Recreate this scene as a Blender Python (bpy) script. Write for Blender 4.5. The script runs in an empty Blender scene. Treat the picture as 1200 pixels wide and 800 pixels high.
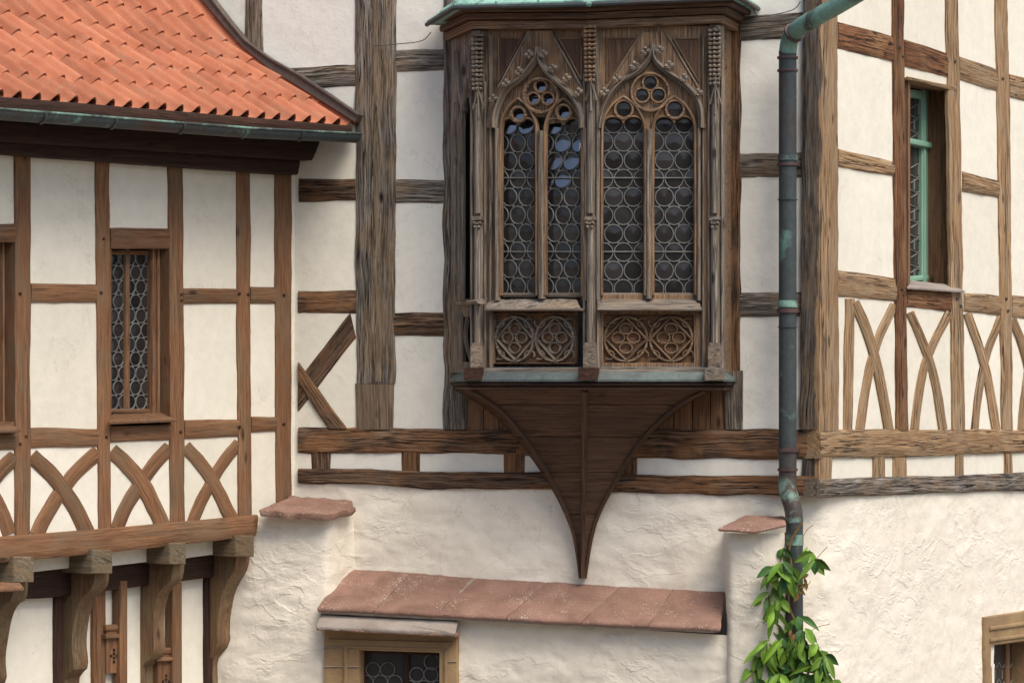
import bpy, math, random
from mathutils import Vector, noise as mnoise
random.seed(7)
S = bpy.context.scene
R = math.radians
# ------------------------------------------------------------------ camera, sky, sun, exposure
F = 3200.0                      # focal length in photo pixels (1200 px wide)
EYE = 5.0
cam_d = bpy.data.cameras.new('camera'); cam = bpy.data.objects.new('camera', cam_d)
S.collection.objects.link(cam); S.camera = cam
cam.location = (0, 0, EYE); cam.rotation_euler = (R(90), 0, 0)
cam_d.sensor_width = 36; cam_d.lens = F/1200*36; cam_d.shift_y = 50/1200
cam_d.clip_end = 2000
SUN_AZ = Vector((0.56, -0.83)); SUN_EL = R(55)
sun_dir = Vector((SUN_AZ.x*math.cos(SUN_EL), SUN_AZ.y*math.cos(SUN_EL), math.sin(SUN_EL)))
W = bpy.data.worlds.new('World'); S.world = W; W.use_nodes = True
nt = W.node_tree; bg = nt.nodes['Background']
sky = nt.nodes.new('ShaderNodeTexSky'); sky.sky_type = 'NISHITA'; sky.sun_disc = False
sky.sun_elevation = SUN_EL; sky.sun_rotation = math.atan2(SUN_AZ.x, SUN_AZ.y)
sky.dust_density = 3.0; sky.air_density = 1.0; sky.ozone_density = 1.0
nt.links.new(sky.outputs[0], bg.inputs[0]); bg.inputs[1].default_value = 0.115
sd = bpy.data.lights.new('sun', 'SUN'); so = bpy.data.objects.new('sun', sd); S.collection.objects.link(so)
so.rotation_euler = sun_dir.to_track_quat('Z', 'Y').to_euler(); so.location = (10, -5, 20)
sd.energy = 2.0; sd.angle = R(34); sd.color = (1.0, 0.92, 0.80)
S.view_settings.view_transform = 'Standard'; S.view_settings.look = 'None'
S.view_settings.exposure = 0.62; S.view_settings.gamma = 1
S.view_settings.use_curve_mapping = False

# ------------------------------------------------------------------ materials
def mat(name):
    m = bpy.data.materials.new(name); m.use_nodes = True
    return m, m.node_tree.nodes, m.node_tree.links, m.node_tree.nodes['Principled BSDF']
def ramp(N, stops):
    r = N.new('ShaderNodeValToRGB'); e = r.color_ramp.elements
    while len(e) < len(stops): e.new(0.5)
    for k, (p, c) in enumerate(stops):
        e[k].position = p; e[k].color = (*c, 1) if len(c) == 3 else c
    return r
def noise(N, Lk, vec, scale, detail=4, rough=0.55, dist=0.0):
    n = N.new('ShaderNodeTexNoise'); n.inputs['Scale'].default_value = scale
    n.inputs['Detail'].default_value = detail; n.inputs['Roughness'].default_value = rough
    n.inputs['Distortion'].default_value = dist
    if vec is not None: Lk.new(vec, n.inputs['Vector'])
    return n
def mix(N, Lk, fac, a, b, mode='MIX'):
    m = N.new('ShaderNodeMix'); m.data_type = 'RGBA'; m.blend_type = mode
    for s, v in ((0, fac), (6, a), (7, b)):
        if hasattr(v, 'is_linked') or hasattr(v, 'links'): Lk.new(v, m.inputs[s])
        elif s == 0: m.inputs[0].default_value = v
        else: m.inputs[s].default_value = (*v, 1)
    return m.outputs[2]
def wood(name, mid, light, dark, patch, crack=1.0, rough=0.8, patch_amt=0.5, bump=0.012, var=0.35):
    m, N, Lk, B = mat(name)
    at = N.new('ShaderNodeAttribute'); at.attribute_name = 'gc'
    oi = N.new('ShaderNodeObjectInfo')
    cm = N.new('ShaderNodeCombineXYZ'); mu = N.new('ShaderNodeMath'); mu.operation = 'MULTIPLY'
    Lk.new(oi.outputs['Random'], mu.inputs[0]); mu.inputs[1].default_value = 37
    Lk.new(mu.outputs[0], cm.inputs[0]); Lk.new(mu.outputs[0], cm.inputs[2])
    ad = N.new('ShaderNodeVectorMath'); ad.operation = 'ADD'
    Lk.new(at.outputs['Vector'], ad.inputs[0]); Lk.new(cm.outputs[0], ad.inputs[1])
    def mp(sx, sy):
        v = N.new('ShaderNodeMapping'); v.inputs['Scale'].default_value = (sx, sy, sy)
        Lk.new(ad.outputs[0], v.inputs[0]); return v.outputs[0]
    fine = noise(N, Lk, mp(5, 110), 1.0, 7, 0.72, 0.25)
    band = noise(N, Lk, mp(1.0, 15), 1.0, 4, 0.6, 0.5)
    blot = noise(N, Lk, mp(3.0, 6), 1.0, 3, 0.6, 0.5)
    crk = noise(N, Lk, mp(1.1, 38), 1.0, 4, 0.6, 0.35)
    c1 = ramp(N, [(0.36, dark), (0.47, mid), (0.60, light)]); Lk.new(fine.outputs[0], c1.inputs[0])
    c2 = ramp(N, [(0.35, (0, 0, 0)), (0.62, (1, 1, 1))]); Lk.new(band.outputs[0], c2.inputs[0])
    col = mix(N, Lk, c2.outputs[0], mix(N, Lk, 0.55, c1.outputs[0], dark), c1.outputs[0])
    c3 = ramp(N, [(0.46, (0, 0, 0)), (0.60, (min(1, patch_amt*1.4),)*3)]); Lk.new(blot.outputs[0], c3.inputs[0])
    pc = mix(N, Lk, 0.45, patch, c1.outputs[0])
    col = mix(N, Lk, c3.outputs[0], col, pc)
    c4 = ramp(N, [(0.470, (0, 0, 0)), (0.492, (crack,)*3), (0.505, (crack,)*3), (0.525, (0, 0, 0))]); Lk.new(crk.outputs[0], c4.inputs[0])
    msk = ramp(N, [(0.42, (0, 0, 0)), (0.58, (1, 1, 1))]); Lk.new(band.outputs[0], msk.inputs[0])
    ck = N.new('ShaderNodeMath'); ck.operation = 'MULTIPLY'
    Lk.new(c4.outputs[0], ck.inputs[0]); Lk.new(msk.outputs[0], ck.inputs[1])
    col = mix(N, Lk, ck.outputs[0], col, tuple(0.25*x for x in dark))
    # knots
    vo = N.new('ShaderNodeTexVoronoi'); vo.inputs['Scale'].default_value = 1.0; Lk.new(mp(2.6, 7), vo.inputs['Vector'])
    kr = ramp(N, [(0.05, (1, 1, 1)), (0.13, (0, 0, 0))]); Lk.new(vo.outputs['Distance'], kr.inputs[0])
    col = mix(N, Lk, kr.outputs[0], col, tuple(0.5*x for x in dark))
    hs = N.new('ShaderNodeHueSaturation'); Lk.new(col, hs.inputs['Color'])
    mr = N.new('ShaderNodeMapRange'); mr.inputs[3].default_value = 1-var; mr.inputs[4].default_value = 1+var
    Lk.new(oi.outputs['Random'], mr.inputs[0]); Lk.new(mr.outputs[0], hs.inputs['Value'])
    Lk.new(hs.outputs[0], B.inputs['Base Color'])
    B.inputs['Roughness'].default_value = rough; B.inputs['Specular IOR Level'].default_value = 0.25
    h = N.new('ShaderNodeMath'); h.operation = 'SUBTRACT'; Lk.new(fine.outputs[0], h.inputs[0])
    Lk.new(ck.outputs[0], h.inputs[1])
    h2 = N.new('ShaderNodeMath'); h2.operation = 'ADD'; Lk.new(h.outputs[0], h2.inputs[0]); Lk.new(band.outputs[0], h2.inputs[1])
    bp = N.new('ShaderNodeBump'); bp.inputs['Strength'].default_value = 0.9; bp.inputs['Distance'].default_value = bump
    Lk.new(h2.outputs[0], bp.inputs['Height']); Lk.new(bp.outputs[0], B.inputs['Normal'])
    return m
def plaster(name, col, stain, bump=0.01, scale=1.0, dirt=0.35, stain2=None, ridge=0.0):
    m, N, Lk, B = mat(name)
    g = N.new('ShaderNodeNewGeometry').outputs['Position']
    mp = N.new('ShaderNodeMapping'); mp.inputs['Scale'].default_value = (1.6, 1.6, 1.0); Lk.new(g, mp.inputs[0])
    a = noise(N, Lk, mp.outputs[0], 1.6*scale, 5, 0.6, 0.4); b = noise(N, Lk, g, 14*scale, 5, 0.65); c = noise(N, Lk, g, 90, 3, 0.6)
    r1 = ramp(N, [(0.46, (0, 0, 0)), (0.78, (dirt,)*3)]); Lk.new(a.outputs[0], r1.inputs[0])
    x = mix(N, Lk, r1.outputs[0], col, stain)
    r2 = ramp(N, [(0.35, (0.955,)*3), (0.6, (1.02,)*3)]); Lk.new(b.outputs[0], r2.inputs[0])
    x = mix(N, Lk, 1.0, x, r2.outputs[0], 'MULTIPLY')
    if stain2:
        mq = N.new('ShaderNodeMapping'); mq.inputs['Scale'].default_value = (2.2, 2.2, 3.2); mq.inputs['Location'].default_value = (3.1, 7.0, 1.7); Lk.new(g, mq.inputs[0])
        d = noise(N, Lk, mq.outputs[0], 1.3, 5, 0.65, 1.2)
        r3 = ramp(N, [(0.60, (0, 0, 0)), (0.75, (0.4,)*3)]); Lk.new(d.outputs[0], r3.inputs[0])
        x = mix(N, Lk, r3.outputs[0], x, stain2)
    oi = N.new('ShaderNodeObjectInfo'); tv = ramp(N, [(0, (.93, .925, .90)), (.5, (1, .995, .985)), (1, (1.03, 1.03, 1.03))]); Lk.new(oi.outputs['Random'], tv.inputs[0])
    x = mix(N, Lk, 1.0, x, tv.outputs[0], 'MULTIPLY')
    wv = N.new('ShaderNodeVectorMath'); wv.operation = 'MULTIPLY_ADD'; Lk.new(b.outputs['Color'], wv.inputs[0]); wv.inputs[1].default_value = (.25, .25, .25); Lk.new(g, wv.inputs[2])
    vo = N.new('ShaderNodeTexVoronoi'); vo.feature = 'DISTANCE_TO_EDGE'; vo.inputs['Scale'].default_value = 2.1; Lk.new(wv.outputs[0], vo.inputs['Vector'])
    rc = ramp(N, [(0.0, (.5,)*3), (0.006, (0, 0, 0))]); Lk.new(vo.outputs['Distance'], rc.inputs[0])
    rm = ramp(N, [(0.50, (0, 0, 0)), (0.58, (1, 1, 1))]); Lk.new(a.outputs[0], rm.inputs[0])
    mm = N.new('ShaderNodeMath'); mm.operation = 'MULTIPLY'; Lk.new(rc.outputs[0], mm.inputs[0]); Lk.new(rm.outputs[0], mm.inputs[1])
    x = mix(N, Lk, mm.outputs[0], x, tuple(.45*q for q in stain))
    Lk.new(x, B.inputs['Base Color']); B.inputs['Roughness'].default_value = 0.93
    B.inputs['Specular IOR Level'].default_value = 0.15
    s = N.new('ShaderNodeMath'); s.operation = 'MULTIPLY_ADD'; Lk.new(c.outputs[0], s.inputs[0]); s.inputs[1].default_value = 0.14
    Lk.new(b.outputs[0], s.inputs[2])
    bp = N.new('ShaderNodeBump'); bp.inputs['Strength'].default_value = 0.8; bp.inputs['Distance'].default_value = bump
    Lk.new(s.outputs[0], bp.inputs['Height']); Lk.new(bp.outputs[0], B.inputs['Normal'])
    if ridge:
        mz = N.new('ShaderNodeMapping'); mz.inputs['Scale'].default_value = (1, 1, 1.9); mz.inputs['Rotation'].default_value = (0, .35, 0); Lk.new(g, mz.inputs[0])
        rn = noise(N, Lk, mz.outputs[0], 3.0, 4, 0.55, 0.25); mk = noise(N, Lk, g, 1.9, 2, 0.5)
        mkr = ramp(N, [(0.42, (0, 0, 0)), (0.62, (1, 1, 1))]); Lk.new(mk.outputs[0], mkr.inputs[0])
        rr = ramp(N, [(0.38, (0, 0, 0)), (0.50, (1, 1, 1)), (0.53, (.35,)*3), (0.72, (.9,)*3)]); Lk.new(rn.outputs[0], rr.inputs[0])
        b2 = N.new('ShaderNodeBump'); b2.inputs['Strength'].default_value = 0.75; b2.inputs['Distance'].default_value = ridge
        mlt = N.new('ShaderNodeMath'); mlt.operation = 'MULTIPLY'; Lk.new(rr.outputs[0], mlt.inputs[0]); Lk.new(mkr.outputs[0], mlt.inputs[1]); Lk.new(mlt.outputs[0], b2.inputs['Height']); Lk.new(bp.outputs[0], b2.inputs['Normal']); Lk.new(b2.outputs[0], B.inputs['Normal'])
    return m
def stone(name, col, col2, spots=None, rough=0.85, bump=0.006, sc=1.0, spot_t=0.68, var=0.1):
    m, N, Lk, B = mat(name)
    g = N.new('ShaderNodeNewGeometry').outputs['Position']; oi = N.new('ShaderNodeObjectInfo')
    a = noise(N, Lk, g, 5*sc, 5, 0.6, 0.6); b = noise(N, Lk, g, 45*sc, 4, 0.6)
    r1 = ramp(N, [(0.35, col), (0.65, col2)]); Lk.new(a.outputs[0], r1.inputs[0]); x = r1.outputs[0]
    if spots:
        v = noise(N, Lk, g, 95*sc, 3, 0.6)
        big = noise(N, Lk, g, 7*sc, 3, 0.6)
        r2 = ramp(N, [(spot_t-0.03, (0, 0, 0)), (spot_t, (1, 1, 1))])
        ad = N.new('ShaderNodeMath'); ad.operation = 'MULTIPLY_ADD'; Lk.new(big.outputs[0], ad.inputs[0]); ad.inputs[1].default_value = 0.5
        Lk.new(v.outputs[0], ad.inputs[2]); sb = N.new('ShaderNodeMath'); sb.operation = 'SUBTRACT'; Lk.new(ad.outputs[0], sb.inputs[0]); sb.inputs[1].default_value = 0.25
        Lk.new(sb.outputs[0], r2.inputs[0]); x = mix(N, Lk, r2.outputs[0], x, spots)
    hs = N.new('ShaderNodeHueSaturation'); Lk.new(x, hs.inputs['Color'])
    mr = N.new('ShaderNodeMapRange'); mr.inputs[3].default_value = 1-var; mr.inputs[4].default_value = 1+var
    Lk.new(oi.outputs['Random'], mr.inputs[0]); Lk.new(mr.outputs[0], hs.inputs['Value'])
    Lk.new(hs.outputs[0], B.inputs['Base Color'])
    B.inputs['Roughness'].default_value = rough; B.inputs['Specular IOR Level'].default_value = 0.25
    bp = N.new('ShaderNodeBump'); bp.inputs['Strength'].default_value = 0.8; bp.inputs['Distance'].default_value = bump
    Lk.new(b.outputs[0], bp.inputs['Height']); Lk.new(bp.outputs[0], B.inputs['Normal'])
    return m
def glass(name, col, rough, ior, var=0.5, col2=None):
    m, N, Lk, B = mat(name)
    oi = N.new('ShaderNodeObjectInfo')
    r1 = ramp(N, [(0, col), (1, col2 or tuple(c*(1+var) for c in col))]); Lk.new(oi.outputs['Random'], r1.inputs[0])
    Lk.new(r1.outputs[0], B.inputs['Base Color'])
    g = N.new('ShaderNodeNewGeometry').outputs['Position']
    n1 = noise(N, Lk, g, 9, 2, 0.5)
    bp = N.new('ShaderNodeBump'); bp.inputs['Strength'].default_value = 0.5; bp.inputs['Distance'].default_value = 0.004
    Lk.new(n1.outputs[0], bp.inputs['Height']); Lk.new(bp.outputs[0], B.inputs['Normal'])
    B.inputs['Roughness'].default_value = rough; B.inputs['IOR'].default_value = ior
    return m
def copper(name, dark, green, t=0.55, metal=0.2, rough=0.5, brown=(0.07, 0.035, 0.025)):
    m, N, Lk, B = mat(name)
    g = N.new('ShaderNodeNewGeometry').outputs['Position']
    a = noise(N, Lk, g, 5, 5, 0.65, 0.8); b = noise(N, Lk, g, 30, 4, 0.6); c = noise(N, Lk, g, 2.4, 3, 0.5)
    r0 = ramp(N, [(0.5, (0, 0, 0)), (0.72, (1, 1, 1))]); Lk.new(c.outputs[0], r0.inputs[0])
    x = mix(N, Lk, r0.outputs[0], dark, brown)
    r1 = ramp(N, [(t-0.06, (0, 0, 0)), (t+0.08, (1, 1, 1))]); Lk.new(a.outputs[0], r1.inputs[0])
    x = mix(N, Lk, r1.outputs[0], x, green)
    r2 = ramp(N, [(0.3, (0.8,)*3), (0.7, (1.15,)*3)]); Lk.new(b.outputs[0], r2.inputs[0])
    x = mix(N, Lk, 1.0, x, r2.outputs[0], 'MULTIPLY')
    Lk.new(x, B.inputs['Base Color']); B.inputs['Roughness'].default_value = rough; B.inputs['Metallic'].default_value = metal
    bp = N.new('ShaderNodeBump'); bp.inputs['Distance'].default_value = 0.002; Lk.new(b.outputs[0], bp.inputs['Height']); Lk.new(bp.outputs[0], B.inputs['Normal'])
    return m
M = {}
M['wl'] = wood('left_timber', (.215, .102, .048), (.30, .158, .080), (.12, .062, .034), (.14, .115, .075), 0.4, 0.7, 0.55, 0.004, 0.18)
M['wj'] = wood('olive_timber', (.175, .14, .09), (.25, .20, .135), (.09, .07, .045), (.20, .12, .06), 0.5, 0.8, 0.5, 0.005, 0.15)
M['wbr'] = wood('bracket_timber', (.19, .105, .052), (.26, .165, .09), (.10, .06, .034), (.155, .13, .08), 0.4, 0.75, 0.7, 0.004, 0.15)
M['wft'] = wood('repair_timber', (.17, .12, .08), (.25, .19, .13), (.08, .055, .038), (.14, .11, .08), 0.5, 0.8, 0.5, 0.006, 0.1)
M['wc'] = wood('grey_timber', (.165, .140, .115), (.39, .35, .30), (.026, .020, .016), (.24, .145, .065), 1.0, 0.85, 0.5, 0.014, 0.14)
M['wcd'] = wood('dark_grey_timber', (.095, .08, .068), (.20, .175, .15), (.028, .021, .017), (.15, .09, .045), 1.0, 0.85, 0.5, 0.014, 0.1)
M['wb'] = wood('brown_timber', (.118, .066, .039), (.28, .19, .125), (.020, .012, .009), (.30, .135, .050), 1.0, 0.85, 0.6, 0.018, 0.2)
M['wr'] = wood('golden_timber', (.36, .215, .105), (.52, .36, .205), (.15, .085, .044), (.28, .225, .155), 1.0, 0.82, 0.5, 0.010, 0.14)
M['wrr'] = wood('red_timber', (.20, .082, .034), (.34, .16, .075), (.075, .035, .02), (.33, .20, .10), 1.0, 0.82, 0.5, 0.012, 0.15)
M['ws'] = wood('tan_splice', (.23, .165, .10), (.33, .26, .18), (.07, .05, .035), (.17, .14, .11), 0.8, 0.85, 0.5, 0.008, 0.1)
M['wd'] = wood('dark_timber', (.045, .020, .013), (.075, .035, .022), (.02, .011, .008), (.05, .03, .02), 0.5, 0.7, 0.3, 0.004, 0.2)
M['wo'] = wood('oriel_oak', (.175, .105, .062), (.33, .24, .16), (.058, .034, .022), (.27, .15, .072), 0.5, 0.75, 0.6, 0.004, 0.12)
M['wg'] = wood('silver_oak', (.21, .178, .145), (.36, .315, .26), (.075, .058, .045), (.27, .175, .10), 0.7, 0.8, 0.45, 0.005, 0.12)
M['wp'] = wood('panel_oak', (.21, .105, .052), (.31, .17, .09), (.09, .045, .024), (.14, .10, .07), 0.4, 0.75, 0.5, 0.003, 0.15)
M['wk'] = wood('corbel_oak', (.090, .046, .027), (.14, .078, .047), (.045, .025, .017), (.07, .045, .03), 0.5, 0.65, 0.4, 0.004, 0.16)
M['pl'] = plaster('lime_plaster', (.77, .735, .635), (.64, .60, .49), 0.004)
M['pc'] = plaster('skylit_lime_plaster', (.74, .725, .665), (.64, .625, .57), 0.004)  # centre-wall copy of the lime plaster, cool skylight put into its colour
M['pr'] = plaster('rough_render', (.765, .715, .61), (.64, .575, .46), 0.007, 0.8, 0.34, (.62, .48, .35), ridge=.0055)
M['tile'] = stone('terracotta', (.36, .118, .060), (.46, .175, .095), (.33, .21, .14), 0.75, 0.003, 1.0, 0.66, 0.16)
M['red'] = stone('red_sandstone', (.20, .115, .085), (.29, .17, .13), (.40, .33, .27), 0.9, 0.006, 1.0, 0.665, 0.1)
M['buff'] = stone('buff_sandstone', (.35, .24, .125), (.24, .155, .085), None, 0.9, 0.006, 0.7, 0.66, 0.12)
M['mort'] = stone('mortar', (.33, .29, .25), (.25, .21, .18), None, 0.95, 0.004)
M['glass'] = glass('bullseye_glass', (.016, .014, .014), 0.10, 1.45, col2=(.038, .034, .034))
M['glasss'] = glass('reflective_old_glass', (.010, .012, .016), 0.04, 3.0, col2=(.012, .014, .02))
M['glassb'] = glass('window_glass', (.03, .028, .026), 0.18, 1.5, col2=(.05, .047, .043))
M['lead'] = stone('lead_came', (.20, .20, .19), (.13, .13, .12), None, 0.6, 0.001)
M['leadd'] = stone('dark_lead', (.10, .10, .10), (.07, .065, .06), None, 0.6, 0.001)
M['black'] = stone('dark_interior', (.012, .010, .009), (.02, .016, .013), None, 0.9, 0.001)
M['cop'] = copper('dark_copper', (.048, .060, .062), (.13, .25, .20), 0.66)
M['copg'] = copper('green_copper', (.10, .19, .16), (.28, .50, .41), 0.45, 0.0, 0.7)
M['copr'] = copper('bronze_band', (.09, .05, .045), (.12, .09, .07), 0.6)
M['copu'] = copper('bend_copper', (.065, .09, .08), (.17, .31, .255), 0.45, 0.1, 0.55)
M['copm'] = copper('mid_copper', (.055, .075, .068), (.20, .34, .28), 0.52, 0.1, 0.6)
M['slate'] = copper('grey_lead_sheet', (.07, .083, .083), (.095, .125, .115), 0.5, 0.0, 0.6, (.10, .11, .105))
M['verge'] = copper('brown_verge', (.10, .075, .06), (.14, .11, .09), 0.6, 0.1, 0.6)
M['green'] = stone('green_paint', (.20, .36, .27), (.24, .40, .30), None, 0.5, 0.0005)
M['ground'] = stone('courtyard_paving', (.30, .26, .21), (.22, .19, .16), None, 0.95, 0.01)
M['leaf'] = stone('leaf_green', (.10, .20, .022), (.19, .33, .04), None, 0.42, 0.001, 1.0, 0.7, 0.45)
M['leafd'] = stone('leaf_dark', (.03, .085, .02), (.06, .14, .03), None, 0.4, 0.001, 1.0, 0.7, 0.35)
M['stem'] = stone('vine_stem', (.16, .09, .03), (.25, .16, .05), None, 0.8, 0.001)

# ------------------------------------------------------------------ walls as vertical planes, pixel rays onto them
class Plane:
    def __init__(s, p, t):
        s.p = Vector((p[0], p[1])); s.t = Vector((t[0], t[1])).normalized()
        s.n = Vector((s.t.y, -s.t.x))
        if s.n.y > 0: s.n = -s.n
        s.n3 = Vector((s.n.x, s.n.y, 0)); s.t3 = Vector((s.t.x, s.t.y, 0))
    def off(s, w): return Plane(s.p + s.n*w, s.t)
def P(pl, px, py, w=0.0):
    a = (px-600)/F; q = pl.p + pl.n*w
    Y = (pl.n.x*q.x + pl.n.y*q.y)/(pl.n.x*a + pl.n.y)
    return Vector((a*Y, Y, EYE + (450-py)/F*Y))
def proj(v): return 600+F*v.x/v.y, 450-F*(v.z-EYE)/v.y
TC = R(15); TL = R(53); TR = R(58)
CW = Plane((90/F*16, 16), (math.cos(TC), -math.sin(TC)))
cl = P(CW, 345, 450); LW = Plane((cl.x, cl.y), (math.cos(TL), math.sin(TL)))
cr = P(CW, 961, 450); RW = Plane((cr.x, cr.y), (math.cos(TR), math.sin(TR)))
L2 = LW.off(-0.25)

# ------------------------------------------------------------------ object helpers
WLOC = {}
def thing(name, label, cat, loc, group=None):
    o = bpy.data.objects.new(name, None); S.collection.objects.link(o); o.location = loc
    o.empty_display_size = 0.2; o['label'] = label; o['category'] = cat
    if group: o['group'] = group
    WLOC[o] = Vector(loc); return o
class MB:
    def __init__(s): s.v = []; s.f = []; s.g = []
    def add(s, vs, fs, gs=None):
        b = len(s.v); s.v += [Vector(x) for x in vs]; s.f += [tuple(b+i for i in f) for f in fs]
        s.g += gs if gs else [Vector(x) for x in vs]
    def build(s, name, m, parent=None, smooth=False, label=None, kind=None, sharp=35):
        me = bpy.data.meshes.new(name)
        lo = Vector([min(v[i] for v in s.v) for i in range(3)]); hi = Vector([max(v[i] for v in s.v) for i in range(3)])
        c = (lo+hi)/2; c.z = lo.z
        me.from_pydata([v-c for v in s.v], [], s.f)
        at = me.attributes.new('gc', 'FLOAT_VECTOR', 'POINT')
        at.data.foreach_set('vector', [x for g in s.g for x in g])
        me.materials.append(M[m] if isinstance(m, str) else m)
        me.update(calc_edges=True)
        if smooth:
            me.polygons.foreach_set('use_smooth', [True]*len(me.polygons))
            try: me.set_sharp_from_angle(angle=R(sharp))
            except Exception as e: print('sharp', e)
        me.update()
        o = bpy.data.objects.new(name, me); S.collection.objects.link(o)
        WLOC[o] = c
        if parent: o.parent = parent; o.location = c - WLOC[parent]
        else: o.location = c
        if label: o['label'] = label
        if kind: o['kind'] = kind
        return o
def lerp(a, b, t): return a+(b-a)*t
def resamp(pts, n):
    pts = [Vector(p) for p in pts]; d = [0]
    for a, b in zip(pts, pts[1:]): d.append(d[-1]+(b-a).length)
    out = []; T = d[-1] or 1
    for i in range(n):
        t = T*i/(n-1); k = 0
        while k < len(d)-2 and d[k+1] < t: k += 1
        seg = d[k+1]-d[k] or 1
        out.append(pts[k].lerp(pts[k+1], (t-d[k])/seg))
    return out
def smooth_pts(pts, it=2):
    pts = [Vector(p) for p in pts]
    for _ in range(it):
        q = [pts[0]]
        for a, b in zip(pts, pts[1:]): q += [a.lerp(b, .25), a.lerp(b, .75)]
        q.append(pts[-1]); pts = q
    return pts
def strip(mb, pl, A, B, w=0.012, th=0.08, rnd=0.006, wob=0.7, step=7, prof=None, rough=0.0):
    """a solid bar whose two long edges run along A and B (photo pixels on plane pl at offset w)"""
    ln = max((Vector(A[-1])-Vector(A[0])).length, sum((Vector(b)-Vector(a)).length for a, b in zip(A, A[1:])))
    n = max(2, int(ln/step)+1)
    if len(A) > 2: n = max(n, len(A)*2)
    a = resamp(A, n); b = resamp(B, n); sd = random.uniform(0, 900)
    prof = prof or [(0, -rnd), (0.10, 0), (0.35, 0.002), (0.65, 0.002), (0.90, 0), (1, -rnd)]
    m = len(prof)+2; vs = []; gs = []; al = 0; prev = None
    for i in range(n):
        d = (b[i]-a[i]); L = d.length or 1; d = d/L
        e0 = wob*(mnoise.noise(Vector((i*0.16, sd, 0)))*1.5+0.35*mnoise.noise(Vector((i*.9, sd, 5))))
        e1 = wob*(mnoise.noise(Vector((i*0.16, sd, 9)))*1.5+0.35*mnoise.noise(Vector((i*.9, sd, 15))))
        A2 = a[i]-d*e0; B2 = b[i]+d*e1; row = []
        for (u, dw) in prof:
            q = A2.lerp(B2, u)
            rr = rough*mnoise.noise(Vector((i*0.5, u*9, sd))) if rough else 0
            row.append(P(pl, q.x, q.y, w) + pl.n3*(dw+rr))
        if prev is not None: al += ((row[0]+row[-1])/2-prev).length
        prev = (row[0]+row[-1])/2
        wd = (row[-1]-row[0]).length
        g = [Vector((al, u*wd, dw)) for (u, dw) in prof]
        row = [row[0]-pl.n3*th] + row + [row[-1]-pl.n3*th]
        g = [Vector((al, -th, th))] + g + [Vector((al, wd+th, th))]
        vs += row; gs += g
    fs = []
    for i in range(n-1):
        for j in range(m-1): fs.append((i*m+j, i*m+j+1, (i+1)*m+j+1, (i+1)*m+j))
    fs.append(tuple(range(m))); fs.append(tuple((n-1)*m+j for j in range(m-1, -1, -1)))
    off = Vector((random.uniform(0, 50), random.uniform(0, 50), 0))
    mb.add(vs, fs, [g+off for g in gs])
def offset(pts, wd):
    pts = [Vector(p) for p in pts]; A = []; B = []
    for i, p in enumerate(pts):
        t = (pts[min(i+1, len(pts)-1)]-pts[max(i-1, 0)]).normalized(); nrm = Vector((t.y, -t.x))
        A.append(p-nrm*wd/2); B.append(p+nrm*wd/2)
    return A, B
def bar(name, pl, A, B, m, par, label=None, **k):
    mb = MB(); strip(mb, pl, A, B, **k); return mb.build(name, m, par, smooth=True, label=label)
def post(name, pl, x0, x1, yt, x2, x3, yb, m, par, **k):   # vertical: top edges x0..x1, bottom x2..x3
    return bar(name, pl, [(x0, yt), (x2, yb)], [(x1, yt), (x3, yb)], m, par, **k)
def rail(name, pl, x0, t0, b0, x1, t1, b1, m, par, **k):
    return bar(name, pl, [(x0, t0), (x1, t1)], [(x0, b0), (x1, b1)], m, par, **k)
def curve(name, pl, pts, wd, m, par, **k):
    A, B = offset(smooth_pts(pts, 2), wd); return bar(name, pl, A, B, m, par, **k)
ROUND = [(0, -.9), (.12, -.35), (.3, -.06), (.5, 0), (.7, -.06), (.88, -.35), (1, -.9)]
def mould(mb, pl, pts, wd, w, h, sm=2, **k):      # a half-round moulding
    A, B = offset(smooth_pts(pts, sm) if sm else pts, wd)
    strip(mb, pl, A, B, w=w, th=h*0.3+0.004, wob=0.0, step=k.get('step', 5), prof=[(u, d*h) for u, d in ROUND])
def panel(pl, quad, m, par, w=0.0, th=0.05, name='plaster_panel', amp=0.0035, step=7):
    q = [Vector(p) for p in quad]        # TL TR BR BL
    nx = max(2, int((q[1]-q[0]).length/step)+1); ny = max(2, int((q[3]-q[0]).length/step)+1)
    mb = MB(); vs = []
    for j in range(ny):
        for i in range(nx):
            u = i/(nx-1); v = j/(ny-1)
            p = q[0].lerp(q[1], u).lerp(q[3].lerp(q[2], u), v)
            X = P(pl, p.x, p.y, w)
            vs.append(X + pl.n3*(amp*mnoise.noise(X*4.5)+amp*0.5*mnoise.noise(X*14)))
    fs = [(j*nx+i, j*nx+i+1, (j+1)*nx+i+1, (j+1)*nx+i) for j in range(ny-1) for i in range(nx-1)]
    loop = [i for i in range(nx)] + [j*nx+nx-1 for j in range(1, ny)] + [(ny-1)*nx+i for i in range(nx-2, -1, -1)] + [j*nx for j in range(ny-2, 0, -1)]
    b = len(vs); vs += [vs[i]-pl.n3*th for i in loop]; n = len(loop)
    fs += [(loop[i], loop[(i+1) % n], b+(i+1) % n, b+i) for i in range(n)]
    fs.append(tuple(b+i for i in range(n-1, -1, -1)))
    mb.add(vs, fs); return mb.build(name, m, par, smooth=True)
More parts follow.
